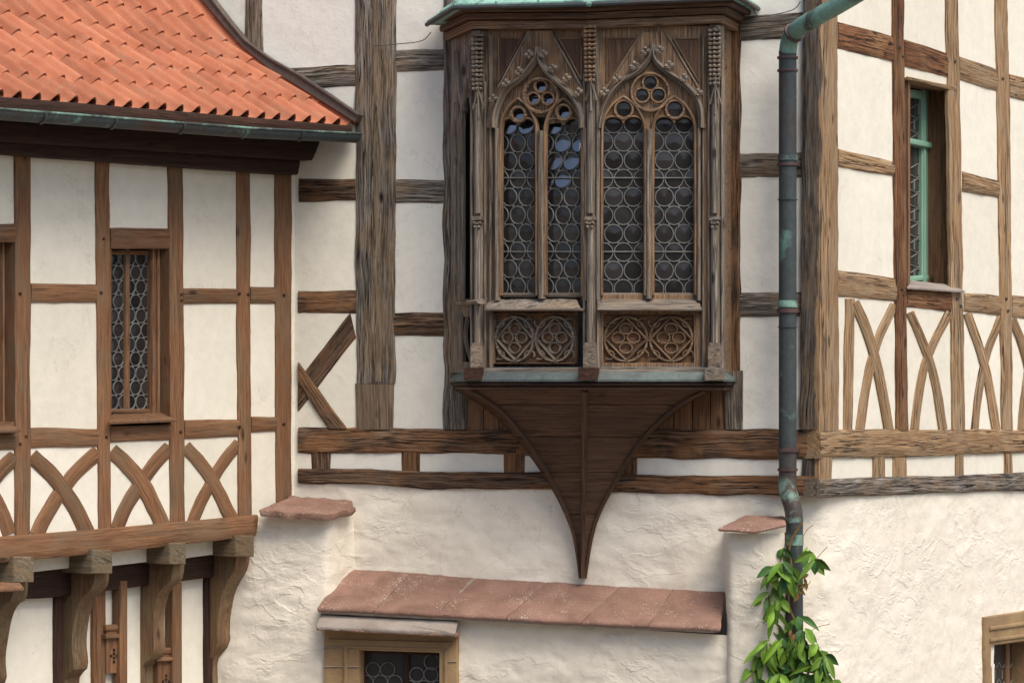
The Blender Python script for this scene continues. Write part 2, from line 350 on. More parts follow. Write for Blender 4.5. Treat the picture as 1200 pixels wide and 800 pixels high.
def slabpoly(name, pts3, down, m, par, sub=5, jit=0.004, label=None):
    """horizontal-ish slab: polygon of 3D points, extruded by vector down, ragged edge"""
    n = len(pts3); ring = []
    for i in range(n):
        a = pts3[i]; b = pts3[(i+1) % n]
        k = max(1, int((b-a).length/0.03))
        for j in range(k):
            p = a.lerp(b, j/k); ring.append(p+Vector((mnoise.noise(p*19), mnoise.noise(p*23+Vector((5, 0, 0))), 0.6*mnoise.noise(p*17)))*jit*2)
    c = sum(ring, Vector())/len(ring); N_ = len(ring); vs = [c]; fs = []
    for fr in (0.5, 0.93, 1.0):
        for p in ring:
            q = c.lerp(p, fr); vs.append(q+Vector((0, 0, -0.006 if fr == 1.0 else 0.004*mnoise.noise(q*12))))
    for p in ring: vs.append(p+down*0.6+Vector((mnoise.noise(p*40), mnoise.noise(p*44), 0))*jit)
    for p in ring: vs.append(c.lerp(p, .96)+down)
    fs += [(0, 1+i, 1+(i+1) % N_) for i in range(N_)]
    for r in range(4):
        o = 1+r*N_; o2 = o+N_
        fs += [(o+i, o2+i, o2+(i+1) % N_, o+(i+1) % N_) for i in range(N_)]
    fs.append(tuple(1+4*N_+i for i in range(N_)))
    mb = MB(); mb.add(vs, fs); return mb.build(name, m, par, smooth=True, label=label, sharp=50)
def recess(name, pl, x0, y0, x1, y1, depth, m, par, th=0.02, dy=0.0):
    """the four reveal boards lining an opening"""
    f = [P(pl, x0, y0), P(pl, x1, y0+dy), P(pl, x1, y1+dy), P(pl, x0, y1)]
    mb = MB(); nb = -pl.n3*depth
    ctr = sum(f, Vector())/4
    for i in range(4):
        a, b = f[i], f[(i+1) % 4]; o1 = (a-ctr).normalized()*th; o2 = (b-ctr).normalized()*th
        vs = [a, b, b+nb, a+nb, a+o1, b+o2, b+nb+o2, a+nb+o1]
        L = (b-a).length
        gs = [Vector((0, 0, 0)), Vector((L, 0, 0)), Vector((L, depth, 0)), Vector((0, depth, 0))]*2
        mb.add(vs, [(0, 1, 2, 3), (7, 6, 5, 4), (0, 4, 5, 1), (2, 6, 7, 3)], [g+Vector((i*3.1, i, 0)) for g in gs])
    return mb.build(name, m, par)
def ellipse(mb, pl, cx, cy, rx, ry, w, box=None, tilt=(0, 0), n=16, dome=0.003):
    """one bullseye pane, a shallow solid disc"""
    vs = [P(pl, min(max(cx, box[0]), box[1]) if box else cx, cy, w)+pl.n3*dome]
    for k in range(n):
        a = 2*math.pi*k/n; x = cx+rx*math.cos(a); y = cy+ry*math.sin(a)
        if box: x = min(max(x, box[0]), box[1]); y = min(max(y, box[2]), box[3])
        vs.append(P(pl, x, y, w)+pl.n3*(tilt[0]*math.cos(a)*rx+tilt[1]*math.sin(a)*ry)*0.005)
    for k in range(n): vs.append(vs[1+k]-pl.n3*0.004)
    fs = [(0, 1+k, 1+(k+1) % n) for k in range(n)]
    fs += [(1+k, 1+n+k, 1+n+(k+1) % n, 1+(k+1) % n) for k in range(n)]; fs.append(tuple(1+n+k for k in range(n)))
    mb.add(vs, fs)
def ring(mb, pl, cx, cy, rx, ry, wd, w, h=0.006, box=None, n=18, a0=0.0, a1=2*math.pi):
    closed = abs(a1-a0-2*math.pi) < 1e-3; k = n if closed else n+1; vs = []
    for i in range(k):
        a = a0+(a1-a0)*i/n
        for (dr, dw) in ((-wd/2, -h), (-wd/4, 0), (wd/4, 0), (wd/2, -h)):
            x = cx+(rx+dr)*math.cos(a); y = cy+(ry+dr)*math.sin(a)
            if box: x = min(max(x, box[0]), box[1]); y = min(max(y, box[2]), box[3])
            vs.append(P(pl, x, y, w)+pl.n3*dw)
    fs = []
    for i in range(n if closed else n):
        j = (i+1) % k if closed else i+1
        for q in range(3): fs.append((i*4+q, i*4+q+1, j*4+q+1, j*4+q))
    mb.add(vs, fs)
def fillshape(outer, holes, pl, w, th, name, m, par, bevel=0.0):
    """flat board in photo-pixel coordinates with holes, given real thickness"""
    cu = bpy.data.curves.new('t', 'CURVE'); cu.dimensions = '2D'; cu.fill_mode = 'BOTH'
    cu.extrude = 1.0; cu.bevel_depth = bevel; cu.bevel_resolution = 1; cu.offset = -bevel
    for poly in [outer]+holes:
        sp = cu.splines.new('POLY'); sp.points.add(len(poly)-1); sp.use_cyclic_u = True
        for i, (x, y) in enumerate(poly): sp.points[i].co = (x, -y, 0, 1)
    ob = bpy.data.objects.new('t', cu); S.collection.objects.link(ob)
    dg = bpy.context.evaluated_depsgraph_get(); me = bpy.data.meshes.new_from_object(ob.evaluated_get(dg))
    mb = MB(); zmax = 1+bevel; vs = []
    for v in me.vertices:
        d = (v.co.z-zmax)/(2*zmax)*th
        vs.append(P(pl, v.co.x, -v.co.y, w)+pl.n3*d)
    gs = [Vector((v.co.y*.005, v.co.x*.005, v.co.z*.005)) for v in me.vertices]
    mb.add(vs, [tuple(p.vertices) for p in me.polygons], gs)
    bpy.data.objects.remove(ob); bpy.data.curves.remove(cu); bpy.data.meshes.remove(me)
    return mb.build(name, m, par)
def boxpts(mb, c, ax, ay, az):
    vs = [c+ax*i+ay*j+az*k for i in (-1, 1) for j in (-1, 1) for k in (-1, 1)]
    mb.add(vs, [(0, 1, 3, 2), (4, 6, 7, 5), (0, 4, 5, 1), (2, 3, 7, 6), (0, 2, 6, 4), (1, 5, 7, 3)])
def tube(mb, pts, rad, n=14, cap=True):
    pts = [Vector(p) for p in pts]; vs = []; gs = []; al = 0
    up = Vector((0.3, 1, 0.1)).normalized()
    for i, p in enumerate(pts):
        t = (pts[min(i+1, len(pts)-1)]-pts[max(i-1, 0)]).normalized()
        a = t.cross(up).normalized(); b = a.cross(t).normalized(); r = rad[i] if isinstance(rad, (list, tuple)) else rad
        if i: al += (p-pts[i-1]).length
        for k in range(n):
            th = 2*math.pi*k/n; vs.append(p+a*math.cos(th)*r+b*math.sin(th)*r); gs.append(Vector((al, th*r, 0)))
    fs = [(i*n+k, i*n+(k+1) % n, (i+1)*n+(k+1) % n, (i+1)*n+k) for i in range(len(pts)-1) for k in range(n)]
    if cap: fs += [tuple(range(n)), tuple((len(pts)-1)*n+k for k in range(n-1, -1, -1))]
    mb.add(vs, fs, gs)
def sweep_plan(mb, path, prof):
    """path: plan points; prof: (outset, z) closed section swept with mitred corners"""
    n = len(path); vs = []; gs = []
    for i in range(n):
        t1 = (path[i]-path[i-1]).normalized() if i else (path[1]-path[0]).normalized()
        t2 = (path[i+1]-path[i]).normalized() if i < n-1 else t1
        n1 = Vector((t1.y, -t1.x)); n2 = Vector((t2.y, -t2.x)); bis = (n1+n2).normalized(); s = 1/max(0.4, bis.dot(n1))
        for (o, z) in prof:
            q = path[i]+bis*o*s; vs.append(Vector((q.x, q.y, z))); gs.append(Vector((q.x+q.y*.3, z, o)))
    m = len(prof)
    fs = [(i*m+j, i*m+(j+1) % m, (i+1)*m+(j+1) % m, (i+1)*m+j) for i in range(n-1) for j in range(m)]
    fs += [tuple(range(m)), tuple((n-1)*m+j for j in range(m-1, -1, -1))]
    mb.add(vs, fs, gs)

# ------------------------------------------------------------------ ground
mb = MB(); mb.add([(-400, -400, 0), (400, -400, 0), (400, 400, 0), (-400, 400, 0)], [(0, 1, 2, 3)])
g = mb.build('ground', 'ground', kind='structure')

mb = MB(); vs = [Vector((x, y, z)) for x in (-14, 14) for y in (-3.2, -2.2) for z in (0, 8.4)]
mb.add(vs, [(0, 1, 3, 2), (4, 6, 7, 5), (0, 4, 5, 1), (2, 3, 7, 6), (1, 5, 7, 3), (0, 2, 6, 4)]); mb.build('courtyard_wall', 'mort', kind='structure')
# ================================================================== CENTRE BUILDING
cbase = P(CW, 690, 450); CB = thing('centre_building', 'centre half-timbered wall with grey weathered posts and pale plaster, behind the carved oriel', 'building', (cbase.x, cbase.y, 0))
def core(pl, xa, xb, name, par, w=-0.45, th=0.2, ztop=8.6):  # near-black slab added behind a wall to block light and give solidity
    a = P(pl, xa, 450, w); b = P(pl, xb, 450, w); d = -pl.n3*th
    mb = MB(); vs = [Vector((q.x, q.y, z)) for q in (a, b, b+d, a+d) for z in (0, ztop)]
    mb.add(vs, [(0, 2, 3, 1), (2, 4, 5, 3), (4, 6, 7, 5), (6, 0, 1, 7), (1, 3, 5, 7), (0, 6, 4, 2)])
    return mb.build(name, 'black', par)
core(CW, 300, 950, 'dark_backing', CB)
TOP = -70
# posts
post('post', CW, 286, 307, TOP, 287, 308, 95, 'wc', CB, w=.014, wob=1.2, rnd=.01, rough=.004)
post('post', CW, 415, 464, TOP, 417, 462, 449, 'wc', CB, w=.020, wob=1.4, rnd=.012, rough=.006)
post('post_foot', CW, 416, 461, 449, 417, 460, 503, 'wft', CB, w=.017, wob=0.6, rnd=.008, label='brown repaired foot of the grey post')
bar('splice_strip', CW, [(436, TOP), (438, 300), (440, 447)], [(443, TOP), (445, 300), (446, 447)], 'ws', CB, w=.0235, th=.02, wob=.8, rnd=.002)
post('post', CW, 519, 548, TOP, 519, 546, 503, 'wc', CB, w=.016, wob=1.6, rnd=.01, rough=.005)
post('post', CW, 846, 868, TOP, 846, 867, 436, 'wb', CB, w=.016, wob=1.2, rnd=.01, rough=.004)
post('post', CW, 848, 870, 434, 850, 870, 503, 'wc', CB, w=.018, wob=1, rnd=.008)
post('corner_post', CW, 941, 962.5, TOP, 937, 960.5, 503, 'wcd', CB, w=.036, wob=1.6, rnd=.006, rough=.006)
# rails
RL = [(330, 80, 103, 416, 76, 101, 'wc'), (464, 59, 84, 520, 58, 82, 'wc'), (868, 20, 48, 941, 14, 44, 'wc'),
      (350, 209, 236, 416, 209, 236, 'wb'), (464, 211, 238, 520, 211, 238, 'wc'), (867, 180, 208, 940, 179, 207, 'wc'),
      (349, 341, 367, 417, 340, 367, 'wb'), (461, 367, 393, 520, 366, 394, 'wb'), (865, 343, 371, 941, 342, 370, 'wc')]
for (x0, a, b, x1, c, d, m) in RL: rail('rail', CW, x0, a, b, x1, c, d, m, CB, wob=1.0, rnd=.008, w=.010, rough=.006)
bar('brace', CW, [(410, 366), (349, 446)], [(417, 396), (349, 482)], 'wb', CB, w=.009, wob=.9, rough=.004)
bar('brace', CW, [(349, 424), (406, 502)], [(349, 449), (384, 502)], 'wb', CB, w=.018, wob=.9, rough=.004)
bar('sill_beam', CW, [(349, 500), (500, 502), (610, 504)], [(349, 531), (500, 531), (610, 533)], 'wb', CB, w=.015, wob=1.4, rnd=.012, rough=.008, th=.1)
bar('sill_beam', CW, [(605, 504), (760, 503), (960.5, 503)], [(605, 533), (760, 537), (960.5, 538)], 'wb', CB, w=.019, wob=1.4, rnd=.012, rough=.008, th=.1)
bar('lower_beam', CW, [(349, 549), (430, 549), (500, 553), (650, 553)], [(349, 566), (430, 567), (500, 573), (650, 573)], 'wb', CB, w=.021, wob=1.3, rnd=.01, rough=.007, th=.1)
bar('lower_beam', CW, [(645, 553), (760, 557), (960, 557)], [(645, 573), (760, 578), (960, 581)], 'wb', CB, w=.024, wob=1.5, rnd=.01, rough=.007, th=.1)
for (x0, x1) in ((364, 387), (470, 492), (590, 615), (722, 746)): post('block', CW, x0, x1, 529, x0+1, x1, 558, 'wb', CB, w=.008, wob=.8, th=.07)
for (x0, x1) in ((546, 566), (567, 588), (589, 612), (613, 650), (728, 760), (761, 789), (790, 811), (812, 832), (833, 849)):
    post('board', CW, x0, x1, 440, x0, x1, 505, 'wp', CB, w=-.002, wob=.2, rnd=.003, th=.04)
# plaster panels
def cp(x0, y0, x1, y1, m='pc', w=0.0): panel(CW, [(x0, y0), (x1, y0), (x1, y1), (x0, y1)], m, CB, w=w)
cp(180, TOP, 297, 120); cp(297, TOP, 440, 90); cp(297, 90, 440, 180)
for (a, b, m) in ((180, 222, 'pl'), (222, 354, 'pl'), (354, 515, 'pl')): cp(343, a, 440, b, m)
for (a, b) in ((TOP, 70), (70, 225), (225, 380), (380, 515)): cp(440, a, 533, b)
for (a, b) in ((TOP, 32), (32, 194), (194, 357), (357, 518)): cp(856, a, 950, b)
cp(343, 515, 375, 569, 'pl'); cp(375, 515, 480, 560); cp(480, 515, 602, 560); cp(602, 515, 735, 560); cp(735, 515, 949, 568)
cp(533, TOP, 856, 439.5, 'pc', w=-.02)
# rough rendered wall below the timbers: a continuous sheet, with relief, round the corner into the right wing
def sheet(name, par, path, ztop, m, holes=(), step=.018, amp=.80, zfine=3.1, seed=0.0, th=.12):
    path = smooth_pts([Vector(p) for p in path], 3)
    L = sum((b-a).length for a, b in zip(path, path[1:])); n = int(L/step)+2; pts = resamp(path, n)
    zt = ztop if isinstance(ztop, tuple) else (ztop, ztop)
    rows = int((max(zt)-zfine)/step)+1; zs = [k/rows for k in range(rows+1)]+[-(zfine-.2), -(zfine-.8), -1.5, 0.0001-1e-4 - 1e-9]
    vs = []
    for j, zz in enumerate(zs):
        for i, p in enumerate(pts):
            z = -zz if j > rows else lerp(lerp(zt[0], zt[1], i/(n-1)), zfine, zz)
            t = (pts[min(i+1, n-1)]-pts[max(i-1, 0)]).normalized(); nn = Vector((t.y, -t.x, 0))
            X = Vector((p.x, p.y, z)); k = X+Vector((seed, seed, 0)); ks = Vector((k.x, k.y, k.z*1.6))
            d = .016*mnoise.noise(k*2.3)+.011*mnoise.noise(ks*5.5)+.0055*mnoise.noise(ks*13)+.0025*mnoise.noise(k*31)
            rd = mnoise.noise(ks*4+Vector((9, 3, 1))); d -= .012*max(0, 1-abs(rd)*9)*max(0, mnoise.noise(k*1.7+Vector((2, 2, 2)))); tz = mnoise.noise(Vector((k.x*2.2, k.y*2.2, k.z*9))); d += .006*max(0, tz)
            vs.append(X+nn*d*amp*(.55 if X.x > 1.85 else 1))
    fs = []
    for j in range(len(zs)-1):
        for i in range(n-1):
            c = (vs[j*n+i]+vs[(j+1)*n+i+1])/2; px, py = proj(c)
            if any(h[0] < px < h[2] and h[1] < py < h[3] for h in holes): continue
            fs.append((j*n+i, j*n+i+1, (j+1)*n+i+1, (j+1)*n+i))
    mb = MB(); mb.add(vs, fs); return mb.build(name, m, par, smooth=True, sharp=180)
def xy(pl, px, w=0): q = P(pl, px, 450, w); return (q.x, q.y)
sheet('rendered_wall', CB, [xy(CW, 340), xy(CW, 500), xy(CW, 700), xy(CW, 944, .005), xy(RW, 990, .005), xy(RW, 1100), xy(RW, 1215)], 4.405, 'pr',
      holes=[(1165, 742, 1260, 900)])
sheet('pier', CB, [xy(CW, 424, -.05), xy(CW, 414, .0), xy(CW, 388, .25), xy(CW, 378, .29), xy(CW, 300, .31), xy(CW, 225, .31)], 4.235, 'pr', seed=11)
sheet('rendered_base', CB, [xy(CW, 366, .24), xy(CW, 400, .275), xy(CW, 600, .275), xy(CW, 862, .275)], (3.665, 3.575), 'pr', holes=[(396, 742, 524, 900)], seed=23)
sheet('pier', CB, [xy(CW, 850, -.02), xy(CW, 850, .08), xy(CW, 851, .32), xy(CW, 864, .335), xy(CW, 912, .325), xy(CW, 921, .2), xy(CW, 922, -.02)], 4.16, 'pr', seed=37, amp=.6)
def C(px, py, w): return P(CW, px, py, w)
slabpoly('cap_stone', [C(303, 596, .42), C(341, 580, .06), C(380, 582, .02), C(414, 586, .0), C(416, 593, .10), C(386, 602, .36)], Vector((0, 0, -.045)), 'red', CB, jit=.010)
slabpoly('cap_stone', [C(841, 618, .45), C(872, 603, .12), C(920, 604, .05), C(921, 613, .34), C(884, 621, .42)], Vector((0, 0, -.02)), 'red', CB, jit=.004)
# stone window in the base
WF = CW.off(.30)
def stoneframe():
    fr = fillshape([(379, 737), (536, 744), (536, 860), (379, 860)], [[(421, 762), (514, 765), (514, 850), (421, 850)]], CW, .315, .16, 'stone_window', 'buff', CB, 1.0)
    for A, B in (([(385, 748), (530, 752)], [(385, 751), (530, 755)]), ([(402, 756), (520, 759)], [(402, 758.5), (520, 761.5)])):
        bar('moulding', CW, A, B, 'buff', fr, w=.327, th=.02, wob=.3)
    bar('moulding', CW, [(402, 758), (402, 850)], [(407, 758), (407, 850)], 'buff', fr, w=.327, th=.02, wob=.3)
    bar('moulding', CW, [(520, 761), (520, 850)], [(524, 761), (524, 850)], 'buff', fr, w=.327, th=.02, wob=.3)
    for y in (757.5, 780, ): bar('stone_joint', CW, [(379.5, y), (420, y)], [(379.5, y+1.4), (420, y+1.4)], 'mort', fr, w=.3205, th=.02, wob=.2)
    bar('stone_joint', CW, [(524, 774), (535, 774)], [(524, 775.3), (535, 775.3)], 'mort', fr, w=.3205, th=.02, wob=.1)
    panel(CW, [(415, 755), (520, 755), (520, 850), (415, 850)], 'glassb', fr, w=.20, name='glass', amp=.002)
    bar('casement', CW, [(421, 760), (421, 850)], [(428, 760), (428, 850)], 'wd', fr, w=.225, wob=0)
    bar('casement', CW, [(473, 760), (473, 850)], [(479, 760), (479, 850)], 'wd', fr, w=.225, wob=0)
    bar('casement', CW, [(421, 760), (515, 764)], [(421, 764), (515, 768)], 'wd', fr, w=.222, wob=0)
    mb = MB(); mb2 = MB()
    for r in range(5):
        for c in range(-1, 3):
            cx = 488+c*17+(8.5 if r % 2 else 0); cy = 790+r*15
            if cx < 473 or cx > 520: continue
            ring(mb, CW, cx, cy, 8.3, 8.3, 1.7, .216, box=(479, 514, 766, 850))
            ring(mb2, CW, cx-51, cy-6, 8.3, 8.3, 1.1, .214, box=(428, 473, 768, 850))
    ring(mb, CW, 506, 775, 9, 9, 1.7, .216, box=(479, 514, 766, 850))
    mb.build('lead_came', 'lead', fr); mb2.build('lead_came', 'lead', fr)
stoneframe()
slabpoly('drip_stone', [C(371, 733, .43), C(377, 717, .31), C(537, 724, .31), C(533, 740, .43)], Vector((0, 0, -.022)), 'mort', CB, jit=.004, label='grey mortared drip ledge over the stone window')
bar('drip_edge', CW, [(371, 734), (533, 742)], [(371, 738), (533, 746)], 'red', CB, w=.425, th=.1, wob=.6, rnd=.004)
# right pane frame in the right wing
# ------------------------------------------------------------------ red slab ledge (its own thing)
le = C(610, 715, .3); LG = thing('slab_ledge', 'long sloping ledge of red sandstone slabs below the oriel, speckled with lichen', 'ledge', le)
tp = [(404, 665), (482, 669.5), (557, 676), (640, 680), (725, 685.5), (790, 689), (849, 692)]
bt = [(371, 711), (438, 714), (511, 718), (594, 722), (682, 727), (760, 730.5), (845, 734.5)]
for i in range(6):
    g_ = 0.5
    slabpoly('slab', [C(bt[i][0]+g_, bt[i][1], .37), C(tp[i][0]+g_, tp[i][1], .0), C(tp[i+1][0]-g_, tp[i+1][1], .0), C(bt[i+1][0]-g_, bt[i+1][1], .37)],
             Vector((0, 0, -.030)), 'red', LG, jit=.0035)
slabpoly('mortar_bed', [C(373, 713.2, .36), C(405, 667, .0), C(848, 694, .0), C(843, 736.5, .36)], Vector((0, 0, -.03)), 'mort', LG, jit=.001)

# ================================================================== RIGHT WING
rb = P(RW, 1080, 450); RB = thing('right_wing', 'right half-timbered wing with golden brown timbers and curved cross braces over cream plaster', 'building', (rb.x, rb.y, 0))
core(RW, 990, 1240, 'dark_backing', RB, w=-.5)
post('corner_post', RW, 962, 982, TOP, 960.5, 984.5, 505, 'wr', RB, w=.018, wob=.5, rough=.003, th=.03)
RP = [((1049, 1062), (1052, 1065), 'wrr'), ((1111, 1125), (1118, 1132), 'wr'), ((1169, 1183), (1176, 1188), 'wr')]
for (a, b, m) in RP: bar('post', RW, [(a[0]-3, TOP), (a[0]+2 if m == 'wr' else a[0], 150), (b[0], 504)], [(a[1]-3, TOP), (a[1]+2 if m == 'wr' else a[1], 150), (b[1], 504)], m, RB, w=.018, th=.022, wob=.7, rough=.003)
post('post', RW, 992, 1003, 350, 990, 1000, 504, 'wr', RB, w=.013, wob=.6)
RR = [(983, 26, 57, 1051, 43, 73, 'wrr'), (1061, 46, 78, 1115, 64, 91, 'wrr'), (1125, 66, 93, 1172, 82, 108, 'wr'), (1184, 86, 114, 1230, 98, 126, 'wr'),
      (983, 174, 196, 1051, 190, 207, 'wr'), (1129, 201, 225, 1175, 213, 233, 'wr'), (983, 317, 348, 1053, 326, 353, 'wr'),
      (1064, 339, 360, 1120, 343, 366, 'wrr'), (1131, 343, 365, 1177, 347, 371, 'wr'), (1187, 346, 372, 1230, 350, 376, 'wr')]
for (x0, a, b, x1, c, d, m) in RR: rail('rail', RW, x0, a, b, x1, c, d, m, RB, wob=1.0, rnd=.008, rough=.006)
RX = [([(1003, 354), (1020, 390), (1033, 442), (1043, 503)], 10.5), ([(1049, 357), (1031, 394), (1018, 439), (1009, 503)], 10.5),
      ([(1068, 366), (1087, 409), (1099, 450), (1107, 503)], 9), ([(1114, 366), (1089, 412), (1078, 457), (1073, 503)], 10),
      ([(1135, 367), (1153, 416), (1162, 457), (1169, 503)], 9), ([(1174, 371), (1155, 420), (1147, 465), (1143, 503)], 9),
      ([(1188, 374), (1201, 405), (1212, 455), (1218, 503)], 9), ([(1222, 374), (1208, 420), (1201, 465), (1198, 503)], 9)]
for k, (pts, wd) in enumerate(RX): curve('brace', RW, pts, wd, 'wr', RB, w=.016 if k % 2 == 0 else .009, wob=.5)
bar('sill_beam', RW, [(961.5, 503), (1080, 503), (1230, 504)], [(961.5, 538), (1080, 534), (1230, 530)], 'wr', RB, w=.022, wob=1.1, rnd=.01, rough=.008, th=.1)
bar('lower_beam', RW, [(961, 561), (1080, 558), (1230, 553)], [(961, 583), (1080, 578), (1230, 574)], 'wc', RB, w=.024, wob=1.2, rnd=.01, rough=.007, th=.1)
post('block', RW, 961, 977, 534, 961, 976, 563, 'wr', RB, w=.014, wob=.6, th=.03)
post('block', CW, 941, 960, 530, 940, 960, 560, 'wcd', CB, w=.016, wob=.8, th=.07)
for (x0, x1) in ((1024, 1038), (1048, 1063), (1121, 1130), (1178, 1187)): post('block', RW, x0, x1, 531, x0, x1+1, 562, 'wr', RB, w=.012, wob=.6, th=.07)
def rp(q, m='pl'): panel(RW, q, m, RB)
def rpx(x0, x1, rows):
    for (a0, a1, b0, b1) in rows: rp([(x0, a0), (x1, a1), (x1, b1), (x0, b0)])
rpx(963, 1056, [(TOP, TOP, 38, 57), (38, 57, 184, 199), (184, 199, 333, 340)])
rpx(1056, 1118, [(TOP, TOP, 57, 78), (57, 78, 90, 103)])
rpx(1121, 1178, [(TOP, TOP, 78, 96), (78, 96, 212, 223), (212, 223, 353, 358)])
rpx(1178, 1240, [(TOP, TOP, 96, 115), (96, 115, 359, 362)])
rpx(963, 1057, [(336, 342, 518, 518)]); rpx(1057, 1124, [(348, 355, 518, 518)]); rpx(1124, 1181, [(354, 359, 518, 518)]); rpx(1181, 1240, [(360, 363, 518, 518)])
rpx(963, 1031, [(518, 518, 575, 570)]); rpx(1031, 1056, [(518, 518, 570, 570)]); rpx(1056, 1126, [(518, 518, 570, 568)]); rpx(1126, 1183, [(518, 518, 568, 566)]); rpx(1183, 1240, [(518, 518, 566, 564)])
for (x, y) in ((1055, 55), (1059, 66), (1044, 50), (1040, 62), (1122, 350), (1127, 358), (1180, 350), (1182, 364), (1058, 338), (1120, 72), (1176, 92), (1060, 345)):
    mb = MB(); ellipse(mb, RW, x, y, 1.3, 1.9, .026, n=8); mb.build('peg', 'wcd', RB)
# green window
gw = recess('window', RW, 1065, 94, 1117, 336, .20, 'wp', RB, dy=11)
bar('lintel', RW, [(1065, 90), (1121, 101)], [(1065, 93.5), (1121, 107)], 'wr', gw, w=.020, wob=.3)
panel(RW, [(1060, 95), (1092, 100), (1092, 334), (1060, 334)], 'glassb', gw, w=-.19, th=.03, name='glass', amp=.002)
bar('casement', RW, [(1081, 105), (1081, 331)], [(1088.5, 106), (1088.5, 331)], 'green', gw, w=-.165, wob=0, th=.03)
bar('casement', RW, [(1083.5, 106), (1083.5, 331)], [(1085, 106), (1085, 331)], 'green', gw, w=-.155, wob=0, th=.01)
rail('casement', RW, 1064, 104, 113, 1088, 107, 118, 'green', gw, w=-.163, wob=0)
rail('casement', RW, 1064, 324, 331, 1088, 322, 328, 'green', gw, w=-.163, wob=0)
rail('transom', RW, 1064, 161, 168, 1092, 167, 174, 'green', gw, w=-.14, wob=0, th=.05)
bar('casement', RW, [(1063.5, 93), (1063.5, 332)], [(1067, 93), (1067, 332)], 'wp', gw, w=-.02, wob=0, th=.02)
mb = MB()
for k in range(12):
    y = 122+k*17.5
    if 158 < y < 176: continue
    mould(mb, RW, [(1076, y), (1081, y+5)], 1.1, -.183, .003, sm=0); mould(mb, RW, [(1076, y), (1068, y+5)], 1.1, -.183, .003, sm=0)
    mould(mb, RW, [(1072 if k % 2 else 1077, y), (1072 if k % 2 else 1077, y+13)], 1.1, -.183, .003, sm=0)
    mould(mb, RW, [(1068, y+13), (1075, y+17), (1081, y+13)], 1.1, -.183, .003, sm=0)
mb.build('lead_came', 'lead', gw)
slabpoly('sill', [P(RW, 1063, 335, .05), P(RW, 1067, 328, -.18), P(RW, 1117, 334, -.02), P(RW, 1131, 340, .05)], Vector((0, 0, -.018)), 'mort', gw, jit=.002)
# stone window at the lower right edge
sw = fillshape([(1155, 723), (1250, 708), (1250, 860), (1156, 860)], [[(1162, 756), (1240, 745), (1240, 850), (1162, 850)]], RW, .03, .05, 'stone_window', 'buff', RB, .8)
bar('moulding', RW, [(1161, 734), (1240, 722)], [(1161, 738.5), (1240, 727)], 'buff', sw, w=.042, th=.02, wob=.2)
bar('moulding', RW, [(1161, 748), (1240, 737)], [(1161, 752), (1240, 741)], 'buff', sw, w=.042, th=.02, wob=.2)
recess('reveal', RW, 1162.5, 756, 1210, 850, .16, 'buff', sw, dy=-6)
panel(RW, [(1150, 750), (1200, 744), (1200, 850), (1150, 850)], 'glassb', sw, w=-.15, th=.03, name='glass', amp=.002)
bar('casement', RW, [(1180, 750), (1180, 850)], [(1184, 750), (1184, 850)], 'wp', sw, w=-.13, wob=0, th=.03)
mb = MB()
for r in range(4):
    for c in range(3):
        mould(mb, RW, [(1163+c*8, 775+r*20), (1167+c*8, 784+r*20), (1171+c*8, 775+r*20)], 1.0, -.146, .003, sm=1)
        mould(mb, RW, [(1167+c*8, 784+r*20), (1167+c*8, 795+r*20)], 1.0, -.146, .003, sm=0)
mb.build('lead_came', 'lead', sw)

# ================================================================== LEFT WING
lb = P(LW, 170, 450); LB = thing('left_wing', 'left half-timbered wing with reddish brown timbers, cream panels and an orange tiled roof', 'building', (lb.x, lb.y, 0))
core(LW, -60, 300, 'dark_backing', LB, w=-.75)
for (x0, x1, x2, x3, yb) in ((18, 37, 19, 36.5, 628), (113, 129, 117, 131, 621), (198, 215, 201, 217.5, 613), (278, 294, 280.5, 295.5, 606), (323, 342.5, 325, 342.5, 600)):
    post('post', LW, x0, x1, 150, x2, x3, yb, 'wl', LB, w=.016, wob=.7, rough=.002)
LR = [(-30, 263, 284, 18, 262, 284), (37, 332, 354, 114, 333, 354), (130, 267, 291, 199, 268, 291), (215, 338, 356, 279, 338, 355), (294, 336, 355, 324, 337, 355),
      (-30, 508, 528, 19, 507, 526), (36, 501, 525, 117, 502, 523), (130, 499, 518, 201, 498, 515), (217, 492, 514, 281, 491, 511), (295, 488, 506, 325, 488, 504)]
for (x0, a, b, x1, c, d) in LR: rail('rail', LW, x0, a, b, x1, c, d, 'wl', LB, w=.012, wob=.8, rough=.003)
LX = [([(-30, 590), (0, 553), (19, 535)], 17), ([(-20, 560), (0, 592), (12, 625)], 17),
      ([(38, 534), (60, 553), (80, 579), (94, 603), (103, 623)], 18), ([(116, 530), (92, 550), (70, 579), (54, 605), (44, 627)], 17),
      ([(132, 528), (152, 545), (172, 572), (184, 598), (192, 616)], 18), ([(200, 524), (180, 545), (160, 575), (146, 598), (138, 619)], 16),
      ([(218, 523), (240, 546), (257, 575), (268, 598), (274, 609)], 15), ([(281, 519), (262, 541), (246, 569), (233, 595), (226, 613)], 14)]
for k, (pts, wd) in enumerate(LX): curve('brace', LW, pts, wd, 'wl', LB, w=.013 if k % 2 == 0 else .008, wob=.5)
bar('sill_beam', LW, [(-40, 632), (0, 629), (150, 617), (303, 603)], [(-40, 662), (0, 659), (150, 645), (300, 628)], 'wl', LB, w=.035, wob=.6, rnd=.008, th=.2)
def lp(x0, x1, a0, a1, b0, b1): panel(LW, [(x0, a0), (x1, a1), (x1, b1), (x0, b0)], 'pl', LB)
lp(-30, 28, 150, 150, 273, 273)
lp(28, 122, 150, 150, 343, 343); lp(28, 122, 343, 343, 513, 512)
lp(122, 207, 150, 150, 279, 279)
lp(207, 287, 150, 150, 347, 347); lp(207, 287, 347, 347, 503, 501)
